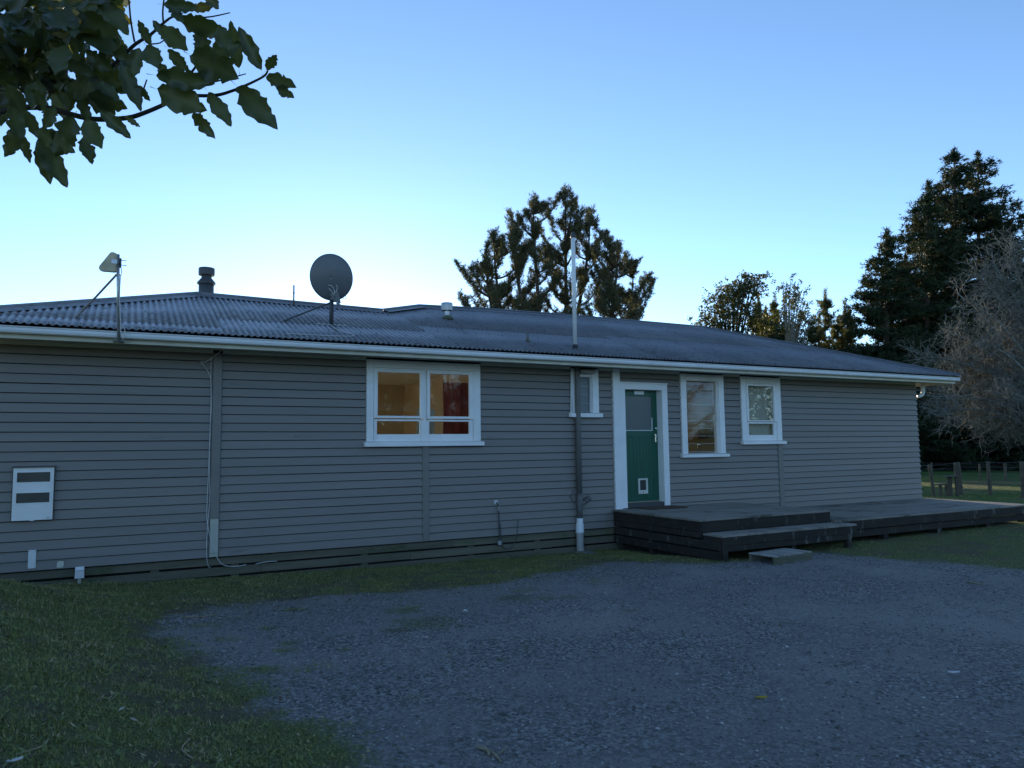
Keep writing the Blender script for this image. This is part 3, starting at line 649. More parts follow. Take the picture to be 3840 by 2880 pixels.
tp = MB(); tp.tube([(9.86,.34,1.16),(9.86,.34,1.36),(9.855,.32,1.40),(9.84,.27,1.41),(9.835,.24,1.385)], .014, 8); tp.tube([(9.80,.34,1.17),(9.96,.34,1.17)], .016, 8); tp.tube([(9.95,.34,1.17),(9.95,.34,1.24)], .02, 8)
o = tp.build('kitchen_tap', MT['chrome'], None, True); tag(o, 'chrome kitchen tap seen through the lowest louvres', 'tap')
o = MB().box(9.02, 10.50, .12, .70, 1.10, 1.155).build('kitchen_bench', MT['steel']); tag(o, 'steel kitchen bench inside the tall louvre window', 'bench')

# ------------------------------------------------------------------ fittings on the walls
# meter box
mb_ = thing('meter_box', (-.893,-.03,.60), 'white electricity meter box with two small windows on the wall', 'meter box')
x0, x1, z0, z1 = -1.098, -.686, .598, 1.221; WA = (-1.060,-.724,1.049,1.165); WB = (-1.060,-.724,.804,.921)
d_ = MB()
d_.box(x0,x1,-.078,-.062,WA[3],z1); d_.box(x0,x1,-.078,-.062,WB[3],WA[2]); d_.box(x0,x1,-.078,-.062,z0,WB[2])
for W_ in (WA, WB): d_.box(x0,W_[0],-.078,-.062,W_[2],W_[3]); d_.box(W_[1],x1,-.078,-.062,W_[2],W_[3])
d_.build('lid', MT['white'], mb_)
c_ = MB(); c_.box(x0-.010,x0+.008,-.0615,-.0045,z0-.006,z1+.004); c_.box(x1-.008,x1+.010,-.0615,-.0045,z0-.006,z1+.004); c_.box(x0+.0085,x1-.0085,-.0615,-.0045,z1-.01,z1+.004); c_.box(x0+.0085,x1-.0085,-.0615,-.0045,z0-.006,z0+.01); c_.box(x0+.0085,x1-.0085,-.030,-.0045,z0+.0105,z1-.0105)
c_.build('case', pmat('meter_case_brown', (.10,.08,.07),(.07,.06,.05),6,.6), mb_)
for W_ in (WA, WB):
    b = MB(); e = .009
    b.box(W_[0]-e,W_[1]+e,-.083,-.0785,W_[2]-e,W_[2]); b.box(W_[0]-e,W_[1]+e,-.083,-.0785,W_[3],W_[3]+e); b.box(W_[0]-e,W_[0],-.083,-.0785,W_[2],W_[3]); b.box(W_[1],W_[1]+e,-.083,-.0785,W_[2],W_[3])
    f_ = b.build('window_rim', MT['white'], mb_)
    MB().box(W_[0],W_[1],-.072,-.069,W_[2],W_[3]).build('pane', pmat('meter_pane', (.085,.085,.075),(.065,.065,.06),4,.2), f_)
MB().box(-.915,-.872,-.084,-.0785,.590,.606).build('latch', MT['white'], mb_)
MB().box(-.748,-.706,-.0800,-.0785,.612,.622).build('maker_plate', MT['steel'], mb_)
hd = MB().add([(x0-.015,-.105,z1+.004),(x1+.015,-.105,z1+.004),(x1+.015,-.004,z1+.016),(x0-.015,-.004,z1+.016),(x0-.015,-.105,z1+.008),(x1+.015,-.105,z1+.008),(x1+.015,-.004,z1+.022),(x0-.015,-.004,z1+.022)], [(0,3,2,1),(4,5,6,7),(0,1,5,4),(1,2,6,5),(2,3,7,6),(3,0,4,7)]).build('hood', MT['pipegrey'], mb_)
# blanking plate, cream patch and outdoor socket low on the wall
bp = MB(); bp.bevbox(-.918,-.838,-.040,-.030,.028,.243,.003); o = bp.build('blanking_plate', MT['white']); tag(o, 'narrow white blanking plate screwed low on the wall, below the meter box', 'plate')
for (x, z) in ((-.906,.04),(-.85,.04),(-.906,.23),(-.85,.23)): MB().tube([(x,-.0405,z),(x,-.0435,z)], .004, 6).build('screw', MT['darkmetal'], o)
pt_ = MB(); n = 14; ring = [(-.588+.038*math.copysign(abs(math.cos(a))**.5, math.cos(a))*(1+rnd.uniform(-.12,.1)), .048+.038*math.copysign(abs(math.sin(a))**.5, math.sin(a))*(1+rnd.uniform(-.1,.1))) for a in [2*math.pi*k/n for k in range(n)]]
pt_.add([(x,-.034,z) for x,z in ring]+[(x,-.026,z) for x,z in ring], [tuple(range(n-1,-1,-1)), tuple(range(n,2*n))]+[(i,(i+1)%n,n+(i+1)%n,n+i) for i in range(n)])
o = pt_.build('filler_patch', MT['cream']); tag(o, 'small square cream patch on the lowest board left of the socket', 'patch')
sk = thing('outdoor_socket', (-.38,-.04,-.22), 'white outdoor electrical box on a short pipe at the wall foot', 'socket')
MB().add([(-.432,-.075,-.130),(-.330,-.075,-.130),(-.330,-.002,-.130),(-.432,-.002,-.130),(-.428,-.085,-.03),(-.334,-.085,-.03),(-.428,-.055,.006),(-.334,-.055,.006),(-.334,-.036,.006),(-.428,-.036,.006)],
         [(0,3,2,1),(0,1,5,4),(4,5,7,6),(6,7,8,9),(1,2,8,7,5),(0,4,6,9,3),(2,3,9,8)]).build('cover', MT['white'], sk)
MB().box(-.425,-.338,-.0875,-.083,-.040,-.033).build('hinge', MT['steel'], sk)
MB().tube([(-.381,-.035,-.13),(-.381,-.035,-.20),(-.384,-.035,-.26)], [.020,.021,.014], 10).build('conduit', pmat('aged_conduit', (.45,.45,.38),(.35,.35,.3),8,.5), sk)
# cables beside the cover board
cbm = MB(); y_ = -.046
c1 = [(1.21,-.58,2.735),(1.16,-.30,2.715),(1.10,-.09,2.66),(1.00,-.05,2.585),(.93,-.04,2.575),(.97,-.042,2.53),(1.035,-.045,2.42),(1.062,-.046,2.28),(1.066,y_,1.9),(1.062,y_,1.5),(1.052,y_,1.0),(1.045,y_,.62),(1.055,y_,.45),(1.078,-.058,.33),(1.11,-.060,.22),(1.155,-.060,.08),(1.19,-.058,-.02),(1.25,-.05,-.10),(1.34,-.035,-.135),(1.46,-.01,-.148),(1.56,.004,-.136)]
c2 = [(1.058,-.035,2.66),(1.060,-.037,2.3),(1.072,y_,2.0),(1.060,y_,1.55),(1.066,y_,1.15),(1.080,y_,.8),(1.068,y_,.55),(1.055,y_,.35),(1.050,y_,.1),(1.062,-.035,-.03),(1.085,-.02,-.12),(1.11,.0,-.135)]
def spline(pts, n=6):
    P = [Vector(p) for p in pts]; out = []
    for i in range(len(P)-1):
        a, b, c, d = P[max(i-1,0)], P[i], P[i+1], P[min(i+2,len(P)-1)]
        for k in range(n):
            t = k/n; out.append(.5*((2*b)+(c-a)*t+(2*a-5*b+4*c-d)*t*t+(3*b-a-3*c+d)*t**3))
    return out+[P[-1]]
o = MB().tube(spline(c1), .0052, 6).build('wall_cable', MT['cable'], None, True); tag(o, 'pale cable looping from the eave down the cover board', 'cable')
o = MB().tube(spline(c2), .0048, 6).build('wall_cable', MT['cable'], None, True); tag(o, 'thinner pale cable hanging straight beside the cover board', 'cable')
o = MB().tube(spline([(1.68,.0,-.140),(1.76,-.015,-.125),(1.88,-.018,-.118),(1.96,-.004,-.124)]), .0055, 6).build('cable_end', MT['cable'], None, True); tag(o, 'short loose end of white cable poking from the base boards', 'cable')
# garden tap
tp = thing('garden_tap', (5.34,-.05,-.1), 'garden tap on a dark riser pipe with round white wall disc', 'tap')
MB().tube([(5.312,-.024,.525),(5.312,-.034,.525)], .034, 18).build('wall_disc', MT['white'], tp)
MB().tube(spline([(5.312,-.03,.525),(5.315,-.055,.515),(5.33,-.06,.49),(5.338,-.06,.45)]), .011, 8).build('elbow', MT['darkmetal'], tp)
MB().tube([(5.338,-.06,.462),(5.342,-.06,.395)], [.014,.011], 8).tube([(5.34,-.06,.435),(5.375,-.066,.442)], .009, 6).build('valve', MT['steel'], tp)
MB().tube([(5.343,-.06,.40),(5.358,-.055,.0),(5.362,-.05,-.09)], .010, 8).build('pipe', MT['darkmetal'], tp)
MB().tube([(5.362,-.05,-.06),(5.362,-.05,-.085),(5.362,-.05,-.135),(5.362,-.05,-.16)], [.008,.038,.040,.02], 12).build('meter_bowl', MT['steel'], tp)
o = MB().tube(spline([(5.70,-.05,.215),(5.692,-.052,.19),(5.685,-.05,.1),(5.67,-.045,-.02),(5.64,-.03,-.14),(5.58,-.01,-.21),(5.53,.0,-.225),(5.45,-.01,-.19),(5.40,-.03,-.10),(5.385,-.045,.05),(5.372,-.05,.2)]), .0055, 6).tube([(5.68,-.05,.222),(5.70,-.052,.212),(5.715,-.05,.226)], .006, 6).build('hose_wire', MT['darkmetal'], None, True); tag(o, 'thin dark wire looping from the tap up the wall', 'wire')
# downpipe
dp = thing('downpipe', (6.85,-.07,-.36), 'grey downpipe with white plastic foot running down the wall', 'downpipe')
MB().tube([(6.845,-.095,2.755),(6.848,-.095,2.65),(6.853,-.085,1.7),(6.855,-.083,.46)], .047, 16).build('pipe', MT['pipegrey'], dp, True)
MB().lathe(6.855,-.083,[(.052,.60),(.053,.575),(.047,.57),(.053,.56),(.055,.50),(.056,.40),(.047,.36),(.047,.16)],16).build('branch_fitting', MT['pipegrey'], dp, True)
br_ = MB(); br_.tube([(6.865,-.083,.40),(6.93,-.085,.445),(6.975,-.085,.475)], .036, 12); br_.tube([(6.965,-.085,.468),(7.00,-.085,.492)], [.045,.045], 14); br_.tube([(7.01,-.085,.499),(7.055,-.085,.528)], [.047,.043], 14); br_.build('side_branch', MT['pipegrey'], dp, True)
MB().lathe(6.850,-.083,[(.055,.195),(.055,.13),(.060,.115),(.068,.09),(.069,-.02),(.073,-.025),(.073,-.045),(.062,-.05),(.062,-.345)],20).build('plastic_foot', MT['white'], dp, True)
MB().box(6.795,6.915,-.031,-.025,1.64,1.655).tube([(6.80,-.03,1.647),(6.80,-.09,1.647),(6.82,-.132,1.647),(6.853,-.138,1.647),(6.89,-.132,1.647),(6.908,-.09,1.647),(6.908,-.03,1.647)], .006, 6).build('bracket', MT['pipegrey'], dp)
o = MB().tube(spline([(6.74,-.03,.66),(6.73,-.035,.60),(6.70,-.035,.55),(6.735,-.045,.50),(6.78,-.04,.44)]), .006, 6).build('pipe_strap', MT['pipegrey'], dp)
o = MB().add([(6.78,-.04,-.335),(6.90,-.04,-.335),(7.02,-.34,-.350),(6.84,-.36,-.345),(6.78,-.04,-.40),(6.90,-.04,-.40),(7.02,-.34,-.42),(6.84,-.36,-.41)], [(3,2,1,0),(0,1,5,4),(1,2,6,5),(2,3,7,6),(3,0,4,7),(4,5,6,7)]).build('drain_block', MT['concrete']); tag(o, 'flat weathered block below the white downpipe foot', 'block')
o = MB().tube([(6.758,-.05,2.70),(6.750,-.048,2.3),(6.738,-.05,1.97)], .012, 8).build('wall_conduit', MT['white']); tag(o, 'thin white conduit running down left of the downpipe', 'conduit')
o = MB().bevbox(6.70,6.765,-.075,-.030,1.89,1.965,.006).build('cable_junction', MT['white']); tag(o, 'small white junction box at the foot of the thin conduit', 'junction box')
wl = thing('wall_light', (7.06,-.12,2.66), 'long half-round outdoor light above the small louvre window', 'light')
n = 10; pr = [(-.055-.085*math.sin(math.pi*k/n), 2.668-.038*math.cos(math.pi*k/n)) for k in range(n+1)]
MB().add([(6.925,y,z) for y,z in pr]+[(7.20,y,z) for y,z in pr], [tuple(range(n+1)), tuple(range(2*n+1,n,-1))]+[(i,n+1+i,n+2+i,i+1) for i in range(n)]+[(n,2*n+1,n+1,0)]).build('diffuser', MT['soffit'], wl, True)
MB().box(6.91,7.215,-.0545,-.028,2.622,2.712).build('back_plate', MT['pipegrey'], wl)
cp = thing('corner_pipe', (16.2,-.1,2.5), 'short white pipe bend tucked under the eave at the far corner', 'pipe')
MB().tube(spline([(16.36,-.02,2.745),(16.36,-.03,2.56),(16.34,-.03,2.50),(16.27,-.03,2.46),(16.19,-.02,2.44)]), .040, 12).build('bend', MT['white'], cp, True)
MB().tube([(16.36,-.022,2.66),(16.36,-.022,2.69)], .046, 12).build('socket_ring', MT['white'], cp, True)
# ------------------------------------------------------------------ things on the roof
ant = thing('roof_antenna', (-.04,-.70,2.70), 'steel mast at the gutter with tan wedge-shaped panel antenna', 'antenna')
MB().tube([(-.040,-.70,2.70),(-.066,-.70,3.40),(-.078,-.70,3.765)], .0185, 12).build('mast', MT['steel'], ant, True)
MB().box(-.10,.02,-.685,-.600,2.712,2.748).build('bracket', pmat('mast_bracket', (.2,.2,.17),(.13,.13,.11),9,.6), ant)
MB().tube([(-.519,-.248,3.030),(-.30,-.475,3.27),(-.085,-.695,3.52)], .0125, 8).tube([(-.10,-.69,3.515),(-.045,-.70,3.515)], .010, 6).build('brace', pmat('rusty_brace', (.22,.15,.12),(.28,.27,.26),9,.6,metal=.3), ant)
pan = [(-.100,3.752),(-.108,3.765),(-.140,3.770),(-.160,3.760),(-.268,3.590),(-.274,3.560),(-.262,3.536),(-.240,3.533),(-.118,3.534),(-.100,3.548)]
n = len(pan)
MB().add([(x,-.775,z) for x,z in pan]+[(x+.02,-.715,z) for x,z in pan], [tuple(range(n)), tuple(range(2*n-1,n-1,-1))]+[((i+1)%n,i,n+i,n+(i+1)%n) for i in range(n)]).build('panel', MT['antenna'], ant)
MB().box(-.145,-.085,-.780,-.7755,3.632,3.682).add([], []).tube([(-.115,-.74,3.66),(-.07,-.71,3.66)], .018, 8).build('panel_plate', MT['steel'], ant)
MB().tube([(-.07,-.72,3.695),(.018,-.74,3.685)], .0045, 6).tube([(-.07,-.72,3.635),(.018,-.74,3.628)], .0045, 6).tube([(-.05,-.722,3.60),(-.05,-.722,3.715)], .012, 8).build('clamp', MT['darkmetal'], ant)
MB().tube(spline([(-.045,-.722,3.62),(-.035,-.724,3.54),(-.045,-.722,3.45),(-.045,-.722,3.2),(-.025,-.722,2.9),(-.02,-.73,2.80),(.0,-.74,2.745),(.018,-.74,2.77),(.018,-.73,2.86),(.0,-.72,2.90),(-.018,-.72,2.86)]), .0055, 6).build('lead', MT['cable'], ant, True)
# satellite dish seen from behind
dish = thing('satellite_dish', (2.771,.396,3.26), 'large dark grey satellite dish on a pole, seen from behind', 'satellite dish')
dc = Vector((2.770,.40,3.995)); f_ax = Vector((.30,.93,.22)).normalized()      # faces away from the camera
u_ax = f_ax.cross(Vector((0,0,1))).normalized(); v_ax = u_ax.cross(f_ax)
roll_ = R(10); u2 = u_ax*math.cos(roll_)+v_ax*math.sin(roll_); v2 = -u_ax*math.sin(roll_)+v_ax*math.cos(roll_)
V = []; Fc = []; rings = 9; seg = 48; RA, RB = .315, .352
for i in range(rings+1):
    r_ = i/rings
    for k in range(seg):
        a = 2*math.pi*k/seg; V.append(dc+u2*(RA*r_*math.cos(a))+v2*(RB*r_*math.sin(a))+f_ax*(.085*r_*r_-.05))
for i in range(rings):
    for k in range(seg):
        a, b = i*seg+k, i*seg+(k+1)%seg; Fc.append((a, b, b+seg, a+seg))
rf = mesh_obj('reflector', V, Fc, MT['dishgrey'], dish, True); so = rf.modifiers.new('thickness', 'SOLIDIFY'); so.thickness = .004
MB().tube([dc+u2*(RA*math.cos(2*math.pi*k/48))+v2*(RB*math.sin(2*math.pi*k/48))+f_ax*.036 for k in range(49)], .0055, 6, False).build('rim', MT['dishgrey'], rf, True)
MB().tube([(2.771,.396,3.255),(2.771,.396,3.70)], .026, 12).tube([(2.79,.35,3.20),(2.795,.37,3.62)], .009, 6).build('pole', MT['darkmetal'], dish, True)
MB().tube([(2.067,.376,3.270),(2.42,.386,3.44),(2.762,.394,3.605)], .0125, 8).build('brace', MT['darkmetal'], dish)
MB().box(2.56,3.02,.375,.415,3.262,3.272).build('foot_bar', MT['steel'], dish)
bm = MB(); bm.box(2.755,2.80,.33,.42,3.64,3.735); bm.add([(2.79,.345,3.62),(2.90,.32,3.60),(2.87,.35,3.78),(2.80,.36,3.79),(2.79,.40,3.62),(2.90,.37,3.60),(2.87,.40,3.78),(2.80,.41,3.79)], [(0,1,2,3),(7,6,5,4),(0,4,5,1),(1,5,6,2),(2,6,7,3),(3,7,4,0)]); bm.box(2.735,2.82,.325,.36,3.69,3.705)
bm.build('mount', MT['pipegrey'], dish)
MB().tube([(2.84,.34,3.60),(2.89,.33,3.565)], .018, 8).build('clamp_bolt', MT['steel'], dish)
MB().tube(spline([(2.80,.32,3.72),(2.79,.30,3.79),(2.75,.29,3.84),(2.70,.30,3.85)]), .0045, 5).tube(spline([(2.79,.32,3.70),(2.75,.30,3.76),(2.71,.30,3.80)]), .0045, 5).tube(spline([(2.82,.32,3.75),(2.84,.30,3.82),(2.82,.29,3.86)]), .0045, 5).build('lead', MT['cable'], dish, True)
MB().tube(spline([(3.02,.62,3.82),(3.05,.60,3.77),(3.04,.58,3.72),(2.99,.57,3.73),(2.985,.58,3.79)]), .005, 5).build('feed_lead', MT['cable'], dish, True)
MB().tube(spline([(2.765,.36,3.262),(2.745,.25,3.225),(2.75,.1,3.17),(2.80,-.05,3.115),(2.92,-.28,3.035),(2.86,-.40,2.99),(2.6,-.44,2.972),(2.2,-.45,2.968),(1.95,-.46,2.965)]), .0055, 6).build('roof_lead', MT['cable'], dish, True)
o = MB().tube([(2.51,1.85,3.80),(2.51,1.85,4.14)], .013, 8).tube([(2.51,1.85,4.0),(2.51,1.85,4.02)], .017, 8).build('thin_roof_pole', MT['pipegrey'], None, True); tag(o, 'thin pale pole behind the ridge left of the dish', 'pole')
ch = thing('chimney_flue', (1.20,2.30,3.8), 'dark round chimney flue with wide cowl at the left ridge end', 'chimney')
cx_, cy_ = 1.19, 2.28
MB().lathe(cx_,cy_,[(.118,3.70),(.118,4.135)],24).build('flue', MT['darkmetal'], ch, True)
smooth_angle(MB().lathe(cx_,cy_,[(.119,4.115),(.142,4.120),(.144,4.145),(.080,4.225),(.078,4.275)],24).build('cone', MT['darkmetal'], ch))
smooth_angle(MB().lathe(cx_,cy_,[(.10,4.262),(.124,4.268),(.126,4.285),(.126,4.375),(.120,4.388),(.105,4.392)],24).build('cowl', MT['darkmetal'], ch))
rv = thing('roof_vent', (5.193,1.645,3.72), 'short galvanised roof vent with round banded cap', 'roof vent')
smooth_angle(MB().lathe(5.193,1.645,[(.052,3.70),(.052,3.90)],18).build('stem', MT['steel'], rv))
smooth_angle(MB().lathe(5.193,1.645,[(.085,3.872),(.105,3.882),(.106,3.915),(.109,3.917),(.109,3.924),(.106,3.926),(.106,3.955),(.109,3.957),(.109,3.964),(.106,3.966),(.106,4.008),(.098,4.018),(.02,4.022)],24).build('cap', MT['steel'], rv))
MB().lathe(5.193,1.62,[(.115,3.71),(.10,3.745),(.066,3.775),(.058,3.785)],14).build('flashing', MT['moss'], rv, True)
fp = thing('flue_pipe', (6.727,-.235,3.0), 'tall thin white pipe standing on the roof above the downpipe', 'pipe')
fl = MB().lathe(6.727,-.235,[(.036,3.07),(.036,4.955)],16).build('pipe', pmat('speckled_white_pipe', (.78,.78,.77),(.7,.7,.69),3,.4,stain=((.14,.14,.13),34,.68,(1,1,.5))), fp, True)
MB().lathe(6.727,-.235,[(.041,4.930),(.041,4.985),(.030,4.99),(.030,5.02),(.012,5.035)],14).build('cap', MT['darkmetal'], fp, True)
MB().lathe(6.727,-.235,[(.055,2.99),(.052,3.03),(.046,3.035),(.046,3.09),(.040,3.10)],14).build('boot', MT['rubber'], fp, True)
sp = thing('stub_pipe', (6.006,.105,3.14), 'small dark stub pipe on the roof left of the tall white pipe', 'pipe')
MB().lathe(6.006,.105,[(.022,3.14),(.022,3.30)],10).build('pipe', MT['pipegrey'], sp, True)
MB().lathe(6.006,.105,[(.05,3.150),(.036,3.178),(.026,3.195)],12).build('flashing', MT['moss'], sp, True)

# ------------------------------------------------------------------ deck, landing, step
def plank_run(parent, x0, x1, y0, y1, zt, w, mt, name='decking_board', th=.03, gap=.004):
    n = max(1, round((y1-y0)/w)); w = (y1-y0)/n
    for k in range(n):
        MB().bevbox(x0+rnd.uniform(-.004,.004), x1+rnd.uniform(-.004,.004), y0+k*w+gap/2, y0+(k+1)*w-gap/2, zt-th, zt+rnd.uniform(-.0015,.0015), .003).build(name, MT[mt], parent)
land = thing('door_landing', (8.95,-1.1,-.3), 'raised dark timber landing in front of the green door', 'landing')
plank_run(land, 7.555, 10.37, -2.215, -.034, .30, .095, 'deck')
for zt, zb, i in ((.267,.122,0),(.116,.030,1),(.006,-.112,2),(-.132,-.252,3)):
    yf = -2.20 if i < 2 else -2.58
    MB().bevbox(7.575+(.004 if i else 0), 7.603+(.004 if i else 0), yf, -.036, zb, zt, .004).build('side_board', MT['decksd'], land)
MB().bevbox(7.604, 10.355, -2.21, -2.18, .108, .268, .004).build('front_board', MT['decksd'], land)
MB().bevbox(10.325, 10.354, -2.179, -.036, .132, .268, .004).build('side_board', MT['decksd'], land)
for y in (-1.9, -1.0, -.2): MB().box(7.606, 7.70, y-.045, y+.045, -.45, .265).build('pile', MT['decksd'], land)
MB().box(7.70, 7.72, -2.5, -.05, -.45, .02).build('gap_shade', MT['dark'], land)  # near-black sheet painting in the shade behind the side gaps
step = thing('timber_step', (9.0,-2.45,-.3), 'long timber step along the front of the landing', 'step')
plank_run(step, 7.60, 10.47, -2.615, -2.214, .105, .10, 'deck')
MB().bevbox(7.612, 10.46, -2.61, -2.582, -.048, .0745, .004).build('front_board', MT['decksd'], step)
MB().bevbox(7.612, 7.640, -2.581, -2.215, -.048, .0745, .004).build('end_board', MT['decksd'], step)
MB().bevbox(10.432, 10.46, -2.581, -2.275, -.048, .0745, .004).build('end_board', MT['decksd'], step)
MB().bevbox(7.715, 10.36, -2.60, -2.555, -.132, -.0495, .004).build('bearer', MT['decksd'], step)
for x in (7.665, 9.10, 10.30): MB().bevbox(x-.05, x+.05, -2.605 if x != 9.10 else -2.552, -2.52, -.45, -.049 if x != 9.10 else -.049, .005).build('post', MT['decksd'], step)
deck = thing('deck', (13.2,-1.1,-.3), 'low weathered timber deck along the far end of the house', 'deck')
plank_run(deck, 10.375, 16.16, -2.275, -.036, .130, .092, 'deck')
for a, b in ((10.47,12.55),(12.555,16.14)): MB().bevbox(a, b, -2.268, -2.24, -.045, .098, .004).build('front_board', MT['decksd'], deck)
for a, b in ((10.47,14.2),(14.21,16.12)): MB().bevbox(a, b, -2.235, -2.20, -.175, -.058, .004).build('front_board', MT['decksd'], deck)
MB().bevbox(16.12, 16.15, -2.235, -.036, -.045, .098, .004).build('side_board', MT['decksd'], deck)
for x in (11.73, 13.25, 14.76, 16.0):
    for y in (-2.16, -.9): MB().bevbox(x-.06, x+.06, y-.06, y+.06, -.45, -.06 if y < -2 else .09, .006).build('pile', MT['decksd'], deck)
o = MB().bevbox(8.02, 8.82, -.52, -.075, .3025, .320, .006).build('doormat', MT['mat']); tag(o, 'brown coir doormat on the landing below the green door', 'doormat')
ps = thing('slatted_step', (8.45,-2.95,-.29), 'small grey slatted wooden step on the gravel below the timber step', 'step')
ang = math.atan2(.08, .83)
def pb(m, x0, x1, y0, y1, z0, z1):
    q = MB(); q.bevbox(x0, x1, y0, y1, z0, z1, .003); c_, s_ = math.cos(ang), math.sin(ang)
    m.add([(8.04+x*c_-y*s_, -3.15+x*s_+y*c_, z) for x, y, z in q.v], q.f); return m
for k in range(9): pb(MB(), .003+k*.0935, .003+k*.0935+.074, -.006, .44, -.170, -.150+rnd.uniform(-.002,.002)).build('slat', MT['pallet'], ps)
pb(MB(), 0, .845, .0, .03, -.325, -.171).build('front_board', MT['base'], ps); pb(MB(), 0, .845, .40, .43, -.325, -.171).build('back_board', MT['base'], ps)
pb(MB(), .40, .44, .031, .399, -.30, -.171).build('bearer', MT['base'], ps); pb(MB(), .80, .84, .031, .399, -.30, -.171).build('end_board', MT['base'], ps)

# ------------------------------------------------------------------ small litter on the ground
def gpt(px, py):
    p = on_z(px, py, -.25)
    for _ in range(4): p = on_z(px, py, float(zg(p.x, p.y)))
    return p
def small_leaf(name, p, L, ang_, mt, label, cat):
    V = []; Fc = []; n = 6
    for i in range(n+1):
        t = i/n; w = .34*L*math.sin(math.pi*t)**.8; z = .012+.35*L*(t-.5)**2
        for s_ in (-1, 0, 1):
            x, y = (t-.5)*L, s_*w*.5; V.append((p.x+x*math.cos(ang_)-y*math.sin(ang_), p.y+x*math.sin(ang_)+y*math.cos(ang_), p.z+z+.012*abs(s_)))
    for i in range(n):
        for q in (0, 1): Fc.append((3*i+q, 3*i+3+q, 3*i+4+q, 3*i+1+q))
    o = mesh_obj(name, V, Fc, MT[mt], None, True); so = o.modifiers.new('thickness', 'SOLIDIFY'); so.thickness = .0015
    return tag(o, label, cat)
small_leaf('fallen_leaf', gpt(2855,2627), .075, -.45, 'yleaf', 'single yellow fallen leaf on the open gravel', 'leaf')
small_leaf('paper_scrap', gpt(3577,2532), .085, -.52, 'litter_white', 'white scrap of litter on the gravel at right', 'litter')
small_leaf('paper_scrap', gpt(55,2868), .06, .3, 'litter_white', 'white scrap of litter in the grass at lower left', 'litter')
def straw(px, py, px2, py2, r_, label, bend=.15):
    a, b = gpt(px, py), gpt(px2, py2); c_ = (a+b)/2+Vector((0,0,.012)); c_.x += (b-a).y*bend; c_.y -= (b-a).x*bend
    o = MB().tube(spline([a+Vector((0,0,.006)), c_, b+Vector((0,0,.006))], 5), [r_]*10+[r_*.6], 5).build('dry_twig', MT['straw'], None, True); tag(o, label, 'twig')
straw(3627,2182,3682,2192,.009,'curved pale strip lying on the gravel near the right lawn',.25)
straw(1835,2835,1790,2805,.010,'broken curved twig on the gravel at the bottom edge')
straw(1790,2808,1880,2862,.006,'thin brown twig beside the curved twig at the bottom edge',-.1)
straw(1845,2843,1898,2800,.004,'straight pale stalk on the gravel at the bottom edge')
straw(2432,2105,2475,2100,.006,'pale stick lying on the gravel left of the step post')
straw(1670,2465,1692,2462,.005,'short pale stalk in the middle of the gravel')
straw(60,2835,165,2800,.005,'long dry stalk in the bare soil at lower left')
straw(680,2318,815,2308,.006,'long dry stalk at the edge of grass and gravel')
straw(712,2775,722,2850,.005,'dry upright stalk in the lower grass bank')

# ------------------------------------------------------------------ trees
def unit(A): return A/np.maximum(np.linalg.norm(A, axis=-1, keepdims=True), 1e-9)
class Foliage:
    def __init__(s): s.V = []; s.t = []
    def tufts(s, C, D, n, L, W, bias=.8, tone=(.1,.7), jit=.03, droop=0.):
        C = np.asarray(C, float).reshape(-1,3); D = np.asarray(D, float).reshape(-1,3); m = len(C)
        d = D[:,None,:]*bias+nr.normal(size=(m,n,3)); d[...,2] -= droop; d = unit(d)
        b = C[:,None,:]+nr.normal(size=(m,n,3))*jit; l = L*(.6+.7*nr.rand(m,n,1)); sd_ = unit(np.cross(d, nr.normal(size=(m,n,3))))*W*(.6+.8*nr.rand(m,n,1))
        tri = np.stack([b-sd_, b+sd_, b+d*l], 2).reshape(-1,3,3); s.V.append(tri)
        tn = tone[0]+(tone[1]-tone[0])*np.clip(nr.rand(m,1)*.7+nr.rand(m,n)*.3, 0, 1); s.t.append(np.repeat(tn.reshape(-1), 3))
    def build(s, name, m, parent, stuff=False):
        V = np.concatenate(s.V).reshape(-1,3); T = np.arange(len(V)).reshape(-1,3)
        return link(name, tri_mesh(name, V, T, {'tone': np.concatenate(s.t)}), m, parent)
def gbase(px, depth):
    p = at_depth(px, 1660, depth); return Vector((p.x, p.y, float(zg(p.x, p.y))))
def bez(a, b, c, d, n):
    return [a*(1-t)**3+b*(3*t*(1-t)**2)+c*(3*t*t*(1-t))+d*t**3 for t in [k/n for k in range(n+1)]]
# --- broad multi-stemmed pine behind the house
PD = 46.0
pine = thing('pine_tree', gbase(2110, PD), 'broad many-stemmed pine rising behind the roof at centre', 'tree')
c2_ = lambda x, y: (1680+x/2.304, 660+y/2.304)
tips = [(1010,150),(960,175),(1075,185),(1100,235),(730,225),(770,270),(840,280),(870,330),(545,360),(600,420),(690,330),(620,380),(390,520),(440,570),(335,610),(340,740),(95,775),(150,830),(215,805),(265,810),(310,790),(115,1045),(150,1110),(240,1100),
        (1155,325),(1110,360),(1225,330),(1270,400),(1190,430),(1350,520),(1310,560),(1385,590),(1465,620),(1440,700),(1535,700),(1560,770),(1615,760),(1590,830),(1770,910),(1730,880),(1680,940),(1740,1020),(1595,1090),(1560,1060),(1660,1190),(1620,1170),(1580,1230),(1480,1010),(1460,1090)]
for _ in range(78):
    a = rnd.uniform(0, 2*math.pi); r_ = math.sqrt(rnd.random()); tips.append((900+560*r_*math.cos(a), 830+430*r_*math.sin(a)))
for _ in range(34): tips.append((rnd.uniform(120,1650), rnd.uniform(980,1290)))
wood = MB(); fol = Foliage(); C = []; D = []
